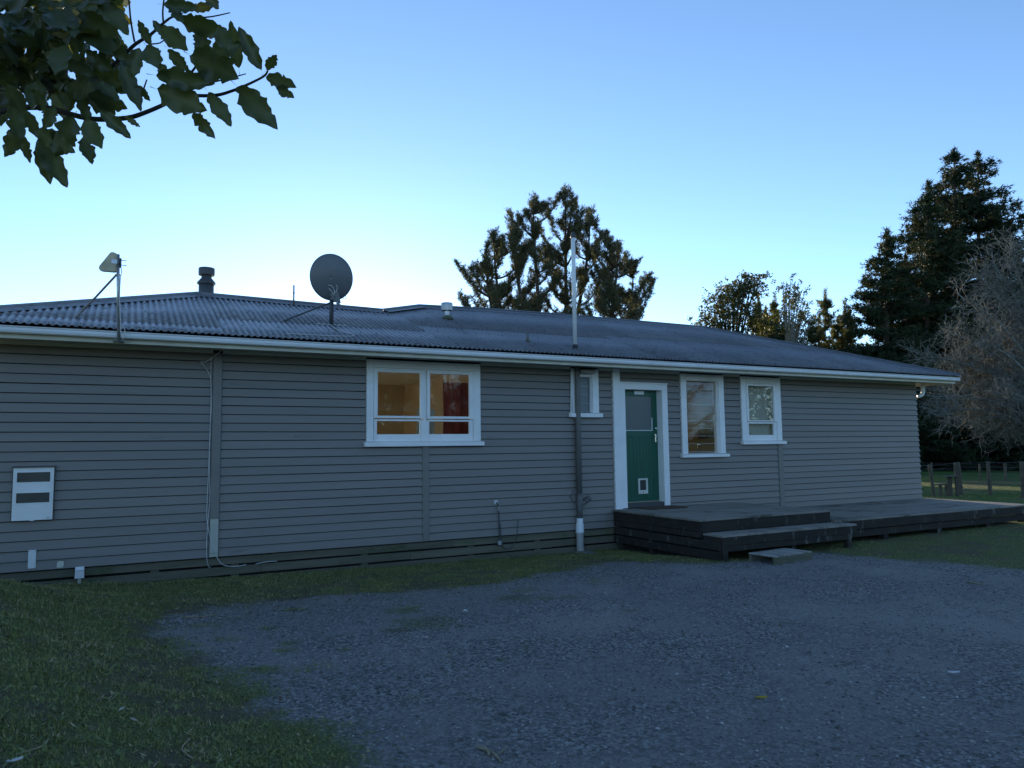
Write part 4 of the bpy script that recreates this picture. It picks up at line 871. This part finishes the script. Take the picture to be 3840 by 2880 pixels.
def brush(p, v, l, r_):
    # a plume of needles round the end of a shoot
    n_ = max(3, int(l/.12)); v = v.normalized()
    for q in range(n_):
        u = q/n_; c_ = p+v*(l*u)
        for _ in range(2): C.append((c_.x+rnd.gauss(0,r_*.38*(1-.5*u)), c_.y+rnd.gauss(0,r_*.38*(1-.5*u)), c_.z+rnd.gauss(0,r_*.3))); D.append((v.x*.6+rnd.gauss(0,.5), v.y*.6+rnd.gauss(0,.5), v.z*.6+.5))
    wood.tube([p, p+v*l], [.022,.008], 3, False)
STEMS = []
for bx, (tx, ty) in ((2128,(1010,150)),(2095,(1225,330)),(2052,(735,225)),(2045,(545,360)),(1940,(395,530)),(2215,(1465,620)),(2240,(1600,800)),(1975,(330,780))):
    px, py = c2_(tx, ty); dd_ = PD+rnd.uniform(-1.2,1.2); tip = at_depth(px, py, dd_); b0 = gbase(bx, dd_); H = tip.z-b0.z
    P = bez(b0, b0+Vector((0,0,H*.45)), tip-Vector((0,0,H*.30)), tip, 20); wood.tube(P, [.20*(1-k/20)**.75+.02 for k in range(21)], 7); STEMS.append(P); brush(P[-1], Vector((0,0,1)), .5, .3)
    for k in range(11, 20):
        for _ in range(2): a = rnd.uniform(0,6.28); brush(P[k], Vector((math.cos(a),math.sin(a),.9)), rnd.uniform(.5,.9)*(1.25-k/24), .26)
for (x, y) in tips:
    px, py = c2_(x, y); tip = at_depth(px, py, PD+rnd.uniform(-2.4,2.4)); best = None
    for P in STEMS:
        for q in P[4:-1]:
            h = math.hypot(q.x-tip.x, q.y-tip.y); dz = tip.z-q.z
            if dz < .35*h: continue
            sc = h+abs(dz-h*.9)*.8
            if best is None or sc < best[0]: best = (sc, q)
    if best is None: continue
    q = best[1]; d_ = tip-q; P = bez(q, q+Vector((d_.x*.5, d_.y*.5, d_.z*.12)), tip-Vector((d_.x*.12, d_.y*.12, d_.z*.35)), tip, 10)
    wood.tube(P, [.055*(1-k/10)+.016 for k in range(11)], 5); brush(tip-Vector((0,0,.2)), (P[-1]-P[-2])+Vector((0,0,.1)), .6, .22)
    for k in range(3, 11):
        for _ in range(2 if k > 5 else 1):
            a = rnd.uniform(0,6.28); brush(P[k], Vector((math.cos(a),math.sin(a),rnd.uniform(.7,1.6))), rnd.uniform(.35,.75), .20)
fol.tufts(C, D, 11, .17, .018, 1.1, (.0,.85), .05)
wood.build('trunk', MT['bark'], pine, True); fol.build('crown', MT['pine'], pine)
# --- tall dense dark conifers at the right
def conifer(name, px, top, depth, rad, label, seed, lean=0., tone=(.0,.6), group='tall dark conifers beyond the fence', sharp=1.0, gap=0.0, dens=1.0):
    rr = random.Random(seed); b = gbase(px, depth); tp_ = at_depth(px+lean, top, depth); H = tp_.z-b.z
    t = thing(name, b, label, 'tree', group); w = MB(); f = Foliage(); C = []; D = []
    axis_ = [b.lerp(tp_, k/10) for k in range(11)]; w.tube(axis_, [.30*(1-k/10)**.9+.03 for k in range(11)], 8)
    z = .02
    while z < .985:
        r_ = rad*min(1.0, ((1-z)*1.7+.02)**.85*sharp)*(.95 if z > .2 else .8+.75*z); nb_ = rr.choice((5,6,7)) if r_ > .8 else 4
        for k in range(nb_):
            if rr.random() < gap: continue
            a = rr.uniform(0, 2*math.pi); l = r_*rr.uniform(.62,1.12); zz = z+rr.uniform(-.012,.012); p = b.lerp(tp_, zz)
            rise = .25 if zz > .6 else -.02
            e = p+Vector((math.cos(a)*l, math.sin(a)*l, l*(rise-.12)+rr.uniform(-.15,.15))); mid = p.lerp(e,.5)+Vector((0,0,l*.05-.12*l))
            w.tube([p, mid, e+Vector((0,0,.08*l))], [.05,.03,.012], 3, False)
            for s_ in range(max(3, int(l/.105*dens))):
                u = .12+.88*rr.random()**.7; q = (p*(1-u)**2+mid*(2*u*(1-u))+e*u*u); sp_ = .20+.16*l*(1-abs(u-.5))
                C.append((q.x+rr.gauss(0,sp_*.55), q.y+rr.gauss(0,sp_*.55), q.z+rr.gauss(-.04,.07))); D.append((math.cos(a)*1.0, math.sin(a)*1.0, .25))
        z += .40/H*(1.0+.3*rr.random())
    for _ in range(18):
        u = rr.random(); C.append(tuple(tp_-Vector((0,0,u*1.2)))); D.append((0,0,1))
    f.tufts(C, D, 11, .30, .042, 1.0, tone, .08, .10)
    w.build('trunk', MT['bark'], t, True); f.build('crown', MT['conifer'], t); return t
conifer('conifer_tree', 3318, 858, 50, 4.2, 'shorter dark conifer at the left end of the tall group', 1, 8, (.1,.85))
conifer('conifer_tree', 3462, 685, 51, 4.8, 'middle dark conifer stepping up towards the tallest one', 2, 20, (.05,.7), gap=.07)
conifer('conifer_tree', 3583, 562, 53, 5.0, 'tallest dark conifer, its left leader just ahead of its twin', 3, -5, (.0,.55), gap=.09, sharp=1.15)
conifer('conifer_tree', 3668, 575, 54, 5.6, 'tall dark conifer, right twin of the tallest one', 4, 0, (.0,.5), gap=.09, sharp=1.15)
conifer('conifer_tree', 3872, 815, 48, 3.0, 'dark conifer cut off by the right edge of the picture', 5, 0, (.0,.6))
conifer('conifer_tree', 3395, 960, 55, 4.8, 'dark conifer low between the shorter and middle ones', 6, 0, (.0,.45))
conifer('conifer_tree', 3770, 900, 57, 4.6, 'dark conifer low behind the grey bare tree', 8, 0, (.0,.4))
conifer('conifer_tree', 3550, 860, 60, 5.6, 'dark conifer low behind the tallest pair', 9, 0, (.0,.4))
# --- mixed smaller trees behind the roof between pine and conifers
def limb_tree(name, px_base, depth, tips_, label, mt, tone, tuft, wood_r=.09, flat=.35, group='small trees behind the roof', spread=.55, wood_m='bark', per_m=9, start_=.55):
    b = gbase(px_base, depth); t = thing(name, b, label, 'tree', group); w = MB(); f = Foliage(); C = []; D = []
    for (px, py) in tips_:
        tip = at_depth(px, py, depth+rnd.uniform(-1.4,1.4)); H = tip.z-b.z; out = Vector((tip.x-b.x, tip.y-b.y, 0))
        P = bez(b, b+Vector((0,0,H*.6)), tip-Vector((0,0,H*.14))-out*.45, tip, 12); w.tube(P, [wood_r*(1-k/12)+.014 for k in range(13)], 5)
        tot = sum((P[k+1]-P[k]).length for k in range(12)); 
        for k in range(12):
            if (k+1)/12 < start_: continue
            for _ in range(max(1, int((P[k+1]-P[k]).length*per_m))):
                p = P[k].lerp(P[k+1], rnd.random()); C.append((p.x+rnd.gauss(0,spread), p.y+rnd.gauss(0,spread), p.z+rnd.gauss(0,spread*flat))); v = Vector((rnd.gauss(0,1),rnd.gauss(0,1),.25)).normalized(); D.append(v)
    f.tufts(C, D, tuft[0], tuft[1], tuft[2], .7, tone, tuft[3])
    w.build('trunk', MT[wood_m], t, True); f.build('crown', MT[mt], t); return t
k6 = lambda L: [(2580+x/3.352, 980+y/3.352) for x, y in L]
limb_tree('tiered_tree', 2757, 52, k6([(690,160),(760,170),(850,160),(910,165),(600,230),(500,300),(570,290),(660,290),(740,260),(810,300),(400,340),(310,400),(380,410),(480,400),(600,400),(700,380),(840,370),(300,560),(360,540),(460,520),(560,540),(680,520),(780,520),(870,560),(150,660),(210,680),(300,680),(400,680),(500,640),(620,640),(740,640),(850,640),(930,690),(200,800),(290,790),(400,800),(520,820),(640,780),(760,800),(880,800),(960,780),(1000,700)]),
          'dark tiered spreading tree left of the small group', 'broad', (.0,.8), (12,.17,.055,.09), .10, .12, per_m=20, start_=.86, spread=.50)
limb_tree('open_crowned_tree', 2965, 50, k6([(1190,290),(1240,250),(1290,240),(1220,285),(1390,290),(1330,360),(1300,400),(1420,380),(1470,370),(1270,470),(1340,470),(1480,480),(1440,570),(1500,520),(1450,640),(1520,640),(1580,660),(1640,630),(1400,720),(1480,740),(1560,740),(1330,780),(1210,450),(1240,800)]),
          'thin pale-stemmed tree with an open crown', 'broad', (.1,.9), (12,.16,.05,.09), .07, .4, spread=.28, per_m=8, start_=.9, wood_m='barkbare')
limb_tree('leafy_bush_tree', 2915, 56, k6([(980,660),(1020,700),(1100,760),(1160,700),(1210,720),(1050,860),(1140,860),(1200,880),(1300,860),(1250,960),(1100,920),(960,900),(900,940),(1020,960)]),
          'dense dark low tree below the open-crowned one', 'broad', (.0,.6), (12,.2,.075,.14), .08, .6, per_m=22, spread=.7)
def young_pine(px, top, depth, rad, label, seed, tone=(.2,1.0)):
    rr = random.Random(seed); b = gbase(px, depth); tp_ = at_depth(px, top, depth); H = tp_.z-b.z
    t = thing('young_pine', b, label, 'tree', 'young pines behind the roof'); w = MB(); f = Foliage(); C = []; D = []
    w.tube([b, b.lerp(tp_,.5), tp_], [.11,.06,.012], 6); z = .25
    while z < .93:
        r_ = rad*(1-z)**.65*1.25
        for k in range(5):
            a = rr.uniform(0,6.28); l = r_*rr.uniform(.6,1.1); p = b.lerp(tp_, z+rr.uniform(-.01,.01)); e = p+Vector((math.cos(a)*l, math.sin(a)*l, l*.55)); w.tube([p, p.lerp(e,.5)-Vector((0,0,.05)), e], [.03,.02,.01], 3, False)
            for u in np.arange(.25,1.01,.14): C.append(tuple(p.lerp(e,float(u))+Vector((rr.gauss(0,.09),rr.gauss(0,.09),rr.gauss(0,.06))))); D.append((math.cos(a)*.4, math.sin(a)*.4, .9))
        z += .42/H
    for u in np.arange(0,.14,.01): C.append(tuple(tp_.lerp(b,float(u)))); D.append((0,0,1))
    f.tufts(C, D, 13, .27, .034, 1.3, tone, .07); w.build('trunk', MT['bark'], t, True); f.build('crown', MT['young'], t)
yp = lambda x, y: (2580+x/3.352, 980+y/3.352)
for (x, y), d, r_, lab, sd_ in (((1725,365),58,2.2,'bright young pine with upright candles, tallest of the young pines',1),((1970,500),60,1.5,'slender young pine just left of the dark conifers',2),((2035,600),60,1.3,'thin young pine touching the dark conifers',3),
                               ((1090,400),62,1.0,'narrow young pine spire right of the tiered tree',4),((885,395),62,.9,'young pine spire poking out beside the tiered tree',5),((975,570),62,1.0,'low young pine spire between the spires',6),((1560,760),57,1.9,'low pale young pine below the bright one',7),((1880,700),59,1.8,'low dark young pine right of the bright one',8)):
    px, py = yp(x, y); young_pine(px, py, d, r_, lab, sd_)
def added_bush(px, top, depth, rad, label, seed):  # low trees added behind the roof to keep sun off the lawn
    rr = random.Random(seed); b = gbase(px, depth); tp_ = at_depth(px, top, depth); H = tp_.z-b.z; t = thing('added_tree', b, label, 'tree', 'added low dense trees'); w = MB(); f = Foliage(); C = []; D = []
    w.tube([b, b.lerp(tp_,.5), tp_], [.18,.11,.02], 6)
    for _ in range(int(150*rad)):
        a = rr.uniform(0,6.28); u = rr.random(); r_ = rad*math.sqrt(max(0,1-(2*u-1)**2*.85))*rr.uniform(.55,1.05); C.append((b.x+r_*math.cos(a), b.y+r_*math.sin(a), b.z+H*(.06+.94*u))); D.append((math.cos(a),math.sin(a),.4))
    f.tufts(C, D, 14, .34, .10, .6, (.0,.6), .28); w.build('trunk', MT['bark'], t, True); f.build('crown', MT['broad'], t)
for k, (px, top, dp_, rad, lab) in enumerate(((2500,1255,47,2.6,'dense shade tree added out of sight behind the ridge right of the pine'),(2580,1262,44,2.4,'dense shade tree added behind the ridge left of the tiered tree'),(2700,1290,56,3.0,'dense shade tree added below the tiered tree'),(2830,1275,58,3.0,'dense shade tree added between tiered and open-crowned trees'),(2960,1300,54,2.8,'dense shade tree added below the open-crowned tree'),(3060,1310,57,2.8,'dense shade tree added below the bright young pine'),(3150,1320,56,2.6,'dense shade tree added beside the shorter conifer'),(2380,1250,52,2.6,'dense shade tree added behind the ridge at the pine foot'),(3240,1300,62,3.4,'dense shade tree added behind the shorter conifer'))):
    added_bush(px, top, dp_, rad, lab, 40+k)
# --- bare lichen-grey tree in front of the conifers
def bare_tree(name, base, targets, seed, label, group, trunk_r=.22, twig_n=46, depth=None):
    rr = random.Random(seed); t = thing(name, base, label, 'tree', group); w = MB(); tw = MB()
    fork = base+Vector((0,0,1.3)); w.tube([base-Vector((0,0,.1)), base.lerp(fork,.5), fork], [trunk_r*1.15,trunk_r,trunk_r*.95], 8)
    def twig(p, v, l, r_, lev):
        P = [p]; d = v.copy()
        for k in range(4):
            d = (d+Vector((rr.gauss(0,.38),rr.gauss(0,.38),rr.gauss(-.03,.34)))).normalized(); P.append(P[-1]+d*l/4)
        tw.tube(P, [r_,r_*.85,r_*.7,r_*.5,r_*.25], 3, False)
        if lev:
            for k in range(3):
                i = rr.choice((1,2,3)); q = P[i]; v2_ = (d*.5+Vector((rr.gauss(0,.8),rr.gauss(0,.8),rr.gauss(0,.6)))).normalized(); twig(q, v2_, l*rr.uniform(.45,.75), r_*.65, lev-1)
    for tg in targets:
        H = tg-fork; P = bez(fork-Vector((0,0,rr.uniform(0,.5))), fork+Vector((H.x*.15,H.y*.15,max(.8,H.z*.75)+.5)), fork+H*.75+Vector((rr.gauss(0,.3),rr.gauss(0,.3),.7)), tg, 14)
        r0 = rr.uniform(.06,.11); w.tube(P, [r0*(1-k/14)**.8+.010 for k in range(15)], 6)
        for _ in range(twig_n):
            k = min(13, int(3+11*rr.random()**.75)); p = P[k].lerp(P[k+1], rr.random()); v = ((P[k+1]-P[k]).normalized()*.6+Vector((rr.gauss(0,.8),rr.gauss(0,.8),rr.gauss(.05,.7)))).normalized()
            twig(p, v, rr.uniform(.5,1.15), rr.uniform(.011,.019), 2)
    w.build('trunk', MT['barkbare'], t, True); tw.build('twigs', MT['barkbare'], t); return t
BD = 29.0
tg = [at_depth(px, py, BD+rnd.uniform(-1.5,1.5)) for px, py in [(3450,1330),(3480,1430),(3470,1545),(3520,1580),(3560,1500),(3530,1360),(3560,1240),(3590,1100),(3650,1000),(3720,960),(3790,920),(3850,900),(3620,1290),(3680,1180),(3730,1080),(3780,1250),(3840,1150),(3700,1380),(3620,1430),(3760,1480),(3800,1600),(3840,1520),(3720,1560),(3860,1350),(3900,1250),(3950,1100),(3960,1400),(3910,1560),(3690,1280),(3640,1560),(3680,1640),(3600,1360),(3500,1490)]]
bt = bare_tree('bare_tree', gbase(3960, BD), tg, 3, 'leafless grey lichen-covered tree hanging past the far house corner', 'bare trees')
# --- paddock fence, stile
def fpost(px, top, pxb, bot, r_, label, z=None, depth=None):
    b = on_z(pxb, bot, -.33); d = (b-CAM).dot(FW); t = at_depth(px, top, d); b.z = float(zg(b.x, b.y))-.05
    if t.z < b.z+.3: t.z = b.z+1.0
    o = thing('fence_post', b, label, 'post', 'fence posts'); MB().tube([b, b.lerp(t,.5)+Vector((.01,0,0)), t], [r_*.82,r_*.76,r_*.70], 8).build('shaft', MT['post'], o); return b, t
kk = lambda x, y: (3400+x/5.027, 1700+y/5.027)
FP = []
for (tx,ty),(bx,by),r_,lab in (((420,215),(525,840),.065,'leaning grey fence post just past the house corner'),((470,175),(470,470),.05,'thin fence post behind the leaning one'),((955,175),(1010,790),.11,'thick dark strainer post behind the stile'),((1525,160),(1580,800),.075,'fence post in the paddock right of the stile'),((2165,160),(2205,850),.085,'fence post at the right edge of the picture'),
                     ((1370,200),(1385,490),.06,'small far fence post left of the paddock post'),((1850,190),(1865,495),.085,'pale far fence post right of the paddock post')):
    px,py = kk(tx,ty); pb_,pyb = kk(bx,by); FP.append(fpost(px,py,pb_,pyb,r_,lab))
fw_ = thing('fence_wires', FP[0][0], 'thin wires strung between the paddock fence posts', 'fence wire')
for lv in (.25,.45,.65,.85,.98):
    for seq in ((0,2,3,4),(1,5,6)):
        pts = [FP[i][0].lerp(FP[i][1], lv) for i in seq]; a = pts[0]-(pts[1]-pts[0])*1.2; MB().tube([a]+pts, .0022, 4, False).build('wire', MT['wire'], fw_)
SDp = (on_z(*kk(980,800), -.33)-CAM).dot(FW)-.5; S = lambda x, y, d=0: at_depth(*kk(x,y), SDp+d)
st = thing('stile', S(700,850), 'rough wooden stile with two plank steps beside the fence', 'stile')
def slab(a, b, dep, th, name, mt='post'):
    u = (b-a); v = Vector((-u.y,u.x,0)).normalized()*dep; z = Vector((0,0,th)); m = MB(); m.add([a-v,b-v,b+v,a+v,a-v-z,b-v-z,b+v-z,a+v-z], [(0,1,2,3),(7,6,5,4),(0,4,5,1),(1,5,6,2),(2,6,7,3),(3,7,4,0)]); return m.build(name, MT[mt], st)
slab(S(510,585), S(745,572), .12, .03, 'step_plank'); slab(S(690,425), S(940,418), .14, .03, 'step_plank')
def leg(x, y0, y1, wpx, d=0, x2=None):
    a, b = S(x, y0, d), S(x2 or x, y1, d); b.z = min(b.z, float(zg(b.x,b.y))); w_ = RT*(wpx/5.027*SDp/F/2); n_ = FW*.035; m = MB()
    m.add([a-w_-n_,a+w_-n_,b+w_-n_,b-w_-n_,a-w_+n_,a+w_+n_,b+w_+n_,b-w_+n_], [(0,1,2,3),(7,6,5,4),(0,4,5,1),(1,5,6,2),(2,6,7,3),(3,7,4,0)]); m.build('leg', MT['post'], st)
leg(632,592,850,42,.02,640); leg(735,592,840,28,.14,765); leg(800,432,850,80,.05,815)
leg(905,175,790,36,-.05,955)

# ------------------------------------------------------------------ near broadleaf tree, its branch reaching into the frame
def leaf_mesh(seed):
    rr = random.Random(seed); n = 20; V = []; Fc = []; ph = rr.uniform(0,6); cur = rr.uniform(-.25,.30); fold = rr.uniform(.02,.14); wid = rr.uniform(.17,.215)
    V += [(-.006,-.16,.0),(.006,-.16,.0)]
    for i in range(n+1):
        t = i/n; w = wid*max(.03,math.sin(math.pi*min(1,t**.85)))**.75 if 0 < t < 1 else .006
        el = w*(1+.11*math.sin(t*27+ph)+rr.uniform(-.10,.06)); er = w*(1+.11*math.sin(t*25+ph+2)+rr.uniform(-.10,.06))
        if rr.random() < .07: el *= .66
        if rr.random() < .07: er *= .66
        z = cur*(t*t)*.6; wav = .035*math.sin(t*14+ph)
        V += [(-el,t,z+fold*el/wid*.5+wav),(-el*.5,t,z+fold*el/wid*.22),(0,t,z),(er*.5,t,z+fold*er/wid*.22),(er,t,z+fold*er/wid*.5-wav)]
    Fc.append((0,1,4))
    for i in range(n):
        for q in range(4): a = 2+5*i+q; Fc.append((a,a+1,a+6,a+5))
    me = bpy.data.meshes.new('leaf'); me.from_pydata(V, [], Fc); me.polygons.foreach_set('use_smooth', [True]*len(me.polygons)); me.materials.append(MT['bigleaf'])
    at = me.attributes.new('tone','FLOAT','POINT'); bt_ = .1+.4*rr.random(); at.data.foreach_set('value', [bt_+(.32 if abs(q[0]) < 1e-6 and q[1] >= 0 else 0.) for q in V]); me.update(); return me
LM = [leaf_mesh(100+k) for k in range(9)]
tbase = Vector((-2.75,-8.05,float(zg(-2.75,-8.05))))
btree = thing('broadleaf_tree', tbase, 'large-leaved tree whose branch hangs into the top left corner', 'tree')
def ad(q, d): return at_depth(q[0]/1.8433, q[1]/1.8433, d*.84)
def br(ptsL, d0, d1, r0, r1):
    n_ = len(ptsL); P = [ad(q, d0+(d1-d0)*k/(n_-1)) for k, q in enumerate(ptsL)]; P = spline(P, 4); m_ = len(P)
    MB().tube(P, [.72*(r0+(r1-r0)*k/(m_-1)) for k in range(m_)], 7).build('branch', MT['twig'], btree, True); return P
crownc = tbase+Vector((.35,.1,2.6))
b1 = br([(-120,800),(0,770),(280,740),(550,805),(680,825),(880,815),(1000,780),(1140,720),(1240,665),(1480,660),(1600,630),(1700,590),(1820,530),(1850,490)], 2.55, 2.35, .013, .0035)
br([(1215,675),(1280,560),(1390,410),(1400,380)], 2.42, 2.30, .006, .003); br([(1240,650),(1450,575),(1590,540),(1700,510)], 2.42, 2.5, .004, .002)
br([(560,600),(700,520),(840,400),(930,310),(1040,240),(1130,160),(1220,110),(1420,120),(1590,88)], 2.6, 2.45, .010, .002)
br([(930,290),(905,150),(890,0),(870,-120)], 2.55, 2.5, .004, .003); br([(1130,160),(1125,80),(1140,-60)], 2.5, 2.5, .004, .003)
br([(1040,305),(1110,295),(1160,250)], 2.45, 2.45, .003, .002); br([(955,740),(985,640),(1015,550)], 2.4, 2.4, .004, .0025)
br([(-150,560),(60,600),(250,640),(420,610),(580,590)], 2.7, 2.6, .013, .006); br([(-150,250),(100,240),(350,180),(560,100)], 2.8, 2.65, .012, .005)
br([(0,790),(-60,860),(-150,880)], 2.5, 2.6, .006, .006)
ent = ad((-120,800), 2.55); ent2 = ad((-150,560), 2.7); ent3 = ad((-150,250), 2.8)
tr = MB(); tk = tbase+Vector((.1,.05,1.5)); tr.tube(spline([tbase-Vector((0,0,.1)), tbase+Vector((.04,.02,.7)), tk, tbase+Vector((.05,.15,2.6)), tbase+Vector((-.1,.1,3.6))], 4), [.16,.155,.15,.145,.14,.135,.13,.125,.12,.11,.10,.09,.08,.07,.06,.05,.03], 10)
for e_ in (ent, ent2, ent3): tr.tube(spline([tk+Vector((0,0,rnd.uniform(-.1,.5))), tk.lerp(e_,.35)+Vector((0,0,.25)), tk.lerp(e_,.7)+Vector((0,0,.15)), e_], 4), [.055,.05,.047,.044,.04,.036,.033,.03,.027,.024,.02,.017,.013], 8)
tr.build('trunk', MT['twig'], btree, True)
def put_leaf(P0, P1, k, twist, wscale=1.0):
    y = (P1-P0); L = y.length; y.normalize(); view = (CAM-P0).normalized(); nrm = (view-y*view.dot(y)).normalized(); nrm = Quaternion(y, twist) @ nrm; x = y.cross(nrm).normalized()
    Mx = Matrix((x*L*wscale, y*L, nrm*L)).transposed().to_4x4(); Mx.translation = P0
    o = bpy.data.objects.new('leaf', LM[k % len(LM)]); COL.objects.link(o); o.parent = btree; o.matrix_parent_inverse = btree.matrix_basis.inverted(); o.matrix_basis = Mx
LEAVES = [(1090,620,1430,760,1.35),(1340,780,1475,950,.8),(1440,640,1600,880,.9),(1640,600,1920,890,.85),(1840,530,2075,615,.75),(1915,600,2030,675,.6),(1840,480,1920,370,1.1),(1805,485,1655,190,.55),(1650,470,1600,150,.75),(1410,400,1670,300,1.25),(1400,380,1390,150,1.3),
          (1110,190,1310,350,1.1),(1160,340,1310,500,1.1),(1080,520,1500,580,.9),(1320,380,1640,540,1.3),(1040,310,960,140,.9),(960,330,900,560,1.1),(1010,320,1120,500,1.3),(1240,130,1570,230,1.0),(1130,30,1370,50,1.0),(690,-20,890,250,1.1),(560,90,870,420,1.2),(840,450,965,780,.9),(650,460,920,650,1.2),(600,640,900,760,1.0),
          (690,760,905,960,.8),(580,830,725,1040,1.5),(570,950,640,1135,1.0),(510,810,385,1080,1.5),(260,960,465,1300,.8),(270,980,350,1275,.7),(150,930,200,1125,.9),(130,880,35,1085,1.3),(240,900,550,1060,.8),(1430,-25,1518,68,1.1),(1560,-60,1640,5,1.0),(1320,60,1480,40,1.0),(1180,40,1260,150,1.0),(1500,180,1590,360,1.0),(1470,420,1640,420,1.2),
          (1380,500,1600,520,.9),(930,590,1040,700,.6),(860,800,975,880,.5),(870,560,960,600,.8),(1100,450,1190,560,1.0),(380,740,300,900,1.1),(90,740,140,960,1.2),(180,760,270,960,1.0),(430,640,480,770,.5),(540,620,620,860,.9),(1060,140,1130,260,.7),(960,590,1040,690,.6)]
for k, (x0,y0,x1,y1,ws) in enumerate(LEAVES):
    d0 = rnd.uniform(2.3,2.5); put_leaf(ad((x0,y0), d0), ad((x1,y1), d0+rnd.uniform(-.05,.05)), k, rnd.uniform(-.35,.35), .55+ws*.5)
for k in range(215):
    x, y = rnd.uniform(-160,840), rnd.uniform(-120,640); a = rnd.gauss(.9,.9); L = rnd.uniform(130,270); d0 = rnd.uniform(2.35,3.1)
    if x+L*math.cos(a) > 930 or y+L*math.sin(a) > 880: continue
    put_leaf(ad((x,y), d0), ad((x+L*math.cos(a), y+L*math.sin(a)), d0+rnd.uniform(-.12,.12)), k, rnd.uniform(-1.2,1.2), rnd.uniform(.9,1.3))
# the rest of its crown, left of and above the frame
cr = Foliage(); C = []; D = []
for _ in range(2600):
    v = Vector((rnd.gauss(0,1),rnd.gauss(0,1),rnd.gauss(0,.7))); v = v.normalized()*(rnd.random()**.5)*1.6; p = crownc+Vector((v.x,v.y,v.z*.75+.25)); q = p-CAM; dz = q.dot(FW)
    if dz > .05:
        u_, w_ = q.dot(RT)/dz*F, -q.dot(UP)/dz*F
        if u_ > -2080 and abs(w_) < 1640: continue
    C.append(tuple(p)); D.append((0,0,-.5))
cr.tufts(C, D, 3, .15, .032, .5, (.1,.6), .04); o = cr.build('crown', MT['bigleaf'], btree)

# ------------------------------------------------------------------ sunlit trees across the drive, behind the camera; the window panes mirror them
def copy_tree(o, label):
    r = o.copy(); COL.objects.link(r); r['label'] = label
    for ch in o.children:
        c_ = ch.copy(); COL.objects.link(c_); c_.parent = r; c_.matrix_parent_inverse = ch.matrix_parent_inverse.copy()
    return r
for k, (x, y, s_, rz, lab) in enumerate(((20.5,-38,1.2,.6,'bare tree behind the camera, mirrored in the right pane of the wide window'),(24.5,-41,1.35,2.1,'second bare tree behind the camera, mirrored beside the first'),(43.5,-42,1.3,3.6,'bare tree behind the camera, mirrored in the tall louvre window'),(2,-41,1.4,5.0,'bare tree behind the camera, opposite the cover board'),(-9,-38,1.5,1.3,'bare tree behind the camera at the far left'))):
    c_ = copy_tree(bt, lab); c_.location = (x, y, float(zg(x, y))); c_.scale = (s_,)*3; c_.rotation_euler = (0,0,rz)
sh0 = [o for o in COL.objects if o.name.startswith('added_tree') and o.type == 'EMPTY'][0]
for k, (x, y, s_, rz, lab) in enumerate(((13.2,-38,.95,.4,'dense tree behind the camera, mirrored at the left of the wide window'),(15.9,-37.0,.95,2.2,'dense tree behind the camera, mirrored in the left pane of the wide window'),(39.5,-38,.72,1.0,'dense low tree behind the camera, mirrored low in the tall louvre window'),(45.5,-38.5,.76,3.0,'dense low tree behind the camera, mirrored right of the louvre window'),(51.5,-38,1.25,4.4,'dense tree behind the camera, mirrored in the blind window'),(30,-41,.9,5.2,'dense tree behind the camera between the mirrored windows'),(7,-41,.95,.9,'dense tree behind the camera, opposite the wide window'))):
    c_ = copy_tree(sh0, lab); c_.location = (x, y, float(zg(x, y))); c_.scale = (s_,)*3; c_.rotation_euler = (0,0,rz)
hg = Foliage(); n = 7000; hx = nr.uniform(-40,60,n); hy = -45+nr.uniform(-1.5,1.5,n); top = 2.6+2.2*fbm(hx, hx*0, .22, 201); hz = -.4+top*nr.rand(n)**.8
hg.tufts(np.stack([hx,hy,hz],1), np.tile([0,.4,.4],(n,1)), 8, .55, .16, .6, (.3,1.0), .25)
V = np.concatenate(hg.V).reshape(-1,3)
o = link('hedge', tri_mesh('hedge', V, np.arange(len(V)).reshape(-1,3), {'tone': np.concatenate(hg.t)}), leaf_mat('hedge_foliage', (.035,.05,.022), (.09,.09,.045), .1, .8)); tag(o, 'long rough hedge behind the camera, mirrored in the panes', 'hedge')

# ------------------------------------------------------------------ leaf litter
def litter():
    n = 900; x = np.concatenate([nr.uniform(1.4,5.0,n//2), nr.uniform(-1.6,1.4,n//3), nr.uniform(5,10,n-n//2-n//3)]); y = np.concatenate([-2.2+nr.normal(0,.30,n//2), nr.uniform(-7.5,-.6,n//3), nr.uniform(-6,-2.3,n-n//2-n//3)])
    k = ~((x>7.4)&(y>-2.75)); x,y = x[k],y[k]; n = len(x); L = .010+.020*nr.rand(n)**1.5; a = nr.rand(n)*6.28; z = zg(x,y)+.006+.012*nr.rand(n)
    d = np.stack([np.cos(a),np.sin(a),nr.normal(0,.25,n)],1)*L[:,None]; e = np.stack([-np.sin(a),np.cos(a),nr.normal(0,.3,n)],1)*(L*.42)[:,None]; c = np.stack([x,y,z],1)
    V = np.stack([c-d,c+e,c+d,c-e],1).reshape(-1,3); T = np.arange(4*n).reshape(-1,4)
    me = tri_mesh('leaf_litter', V, T, {'tone': np.repeat(nr.rand(n),4)})
    m, nt, p = new_mat('dry_leaf'); at = N(nt,'ShaderNodeAttribute',attribute_name='tone'); nt.links.new(ramp(nt, at.outputs['Fac'], [(0,(.06,.04,.025)),(.6,(.15,.10,.06)),(.93,(.28,.21,.12)),(1,(.5,.46,.38))]), p.inputs['Base Color']); p.inputs['Roughness'].default_value = .8
    tag(link('leaf_litter', me, m), 'small dry brown leaves strewn along the grass edge', 'leaf litter', kind='stuff')
litter()
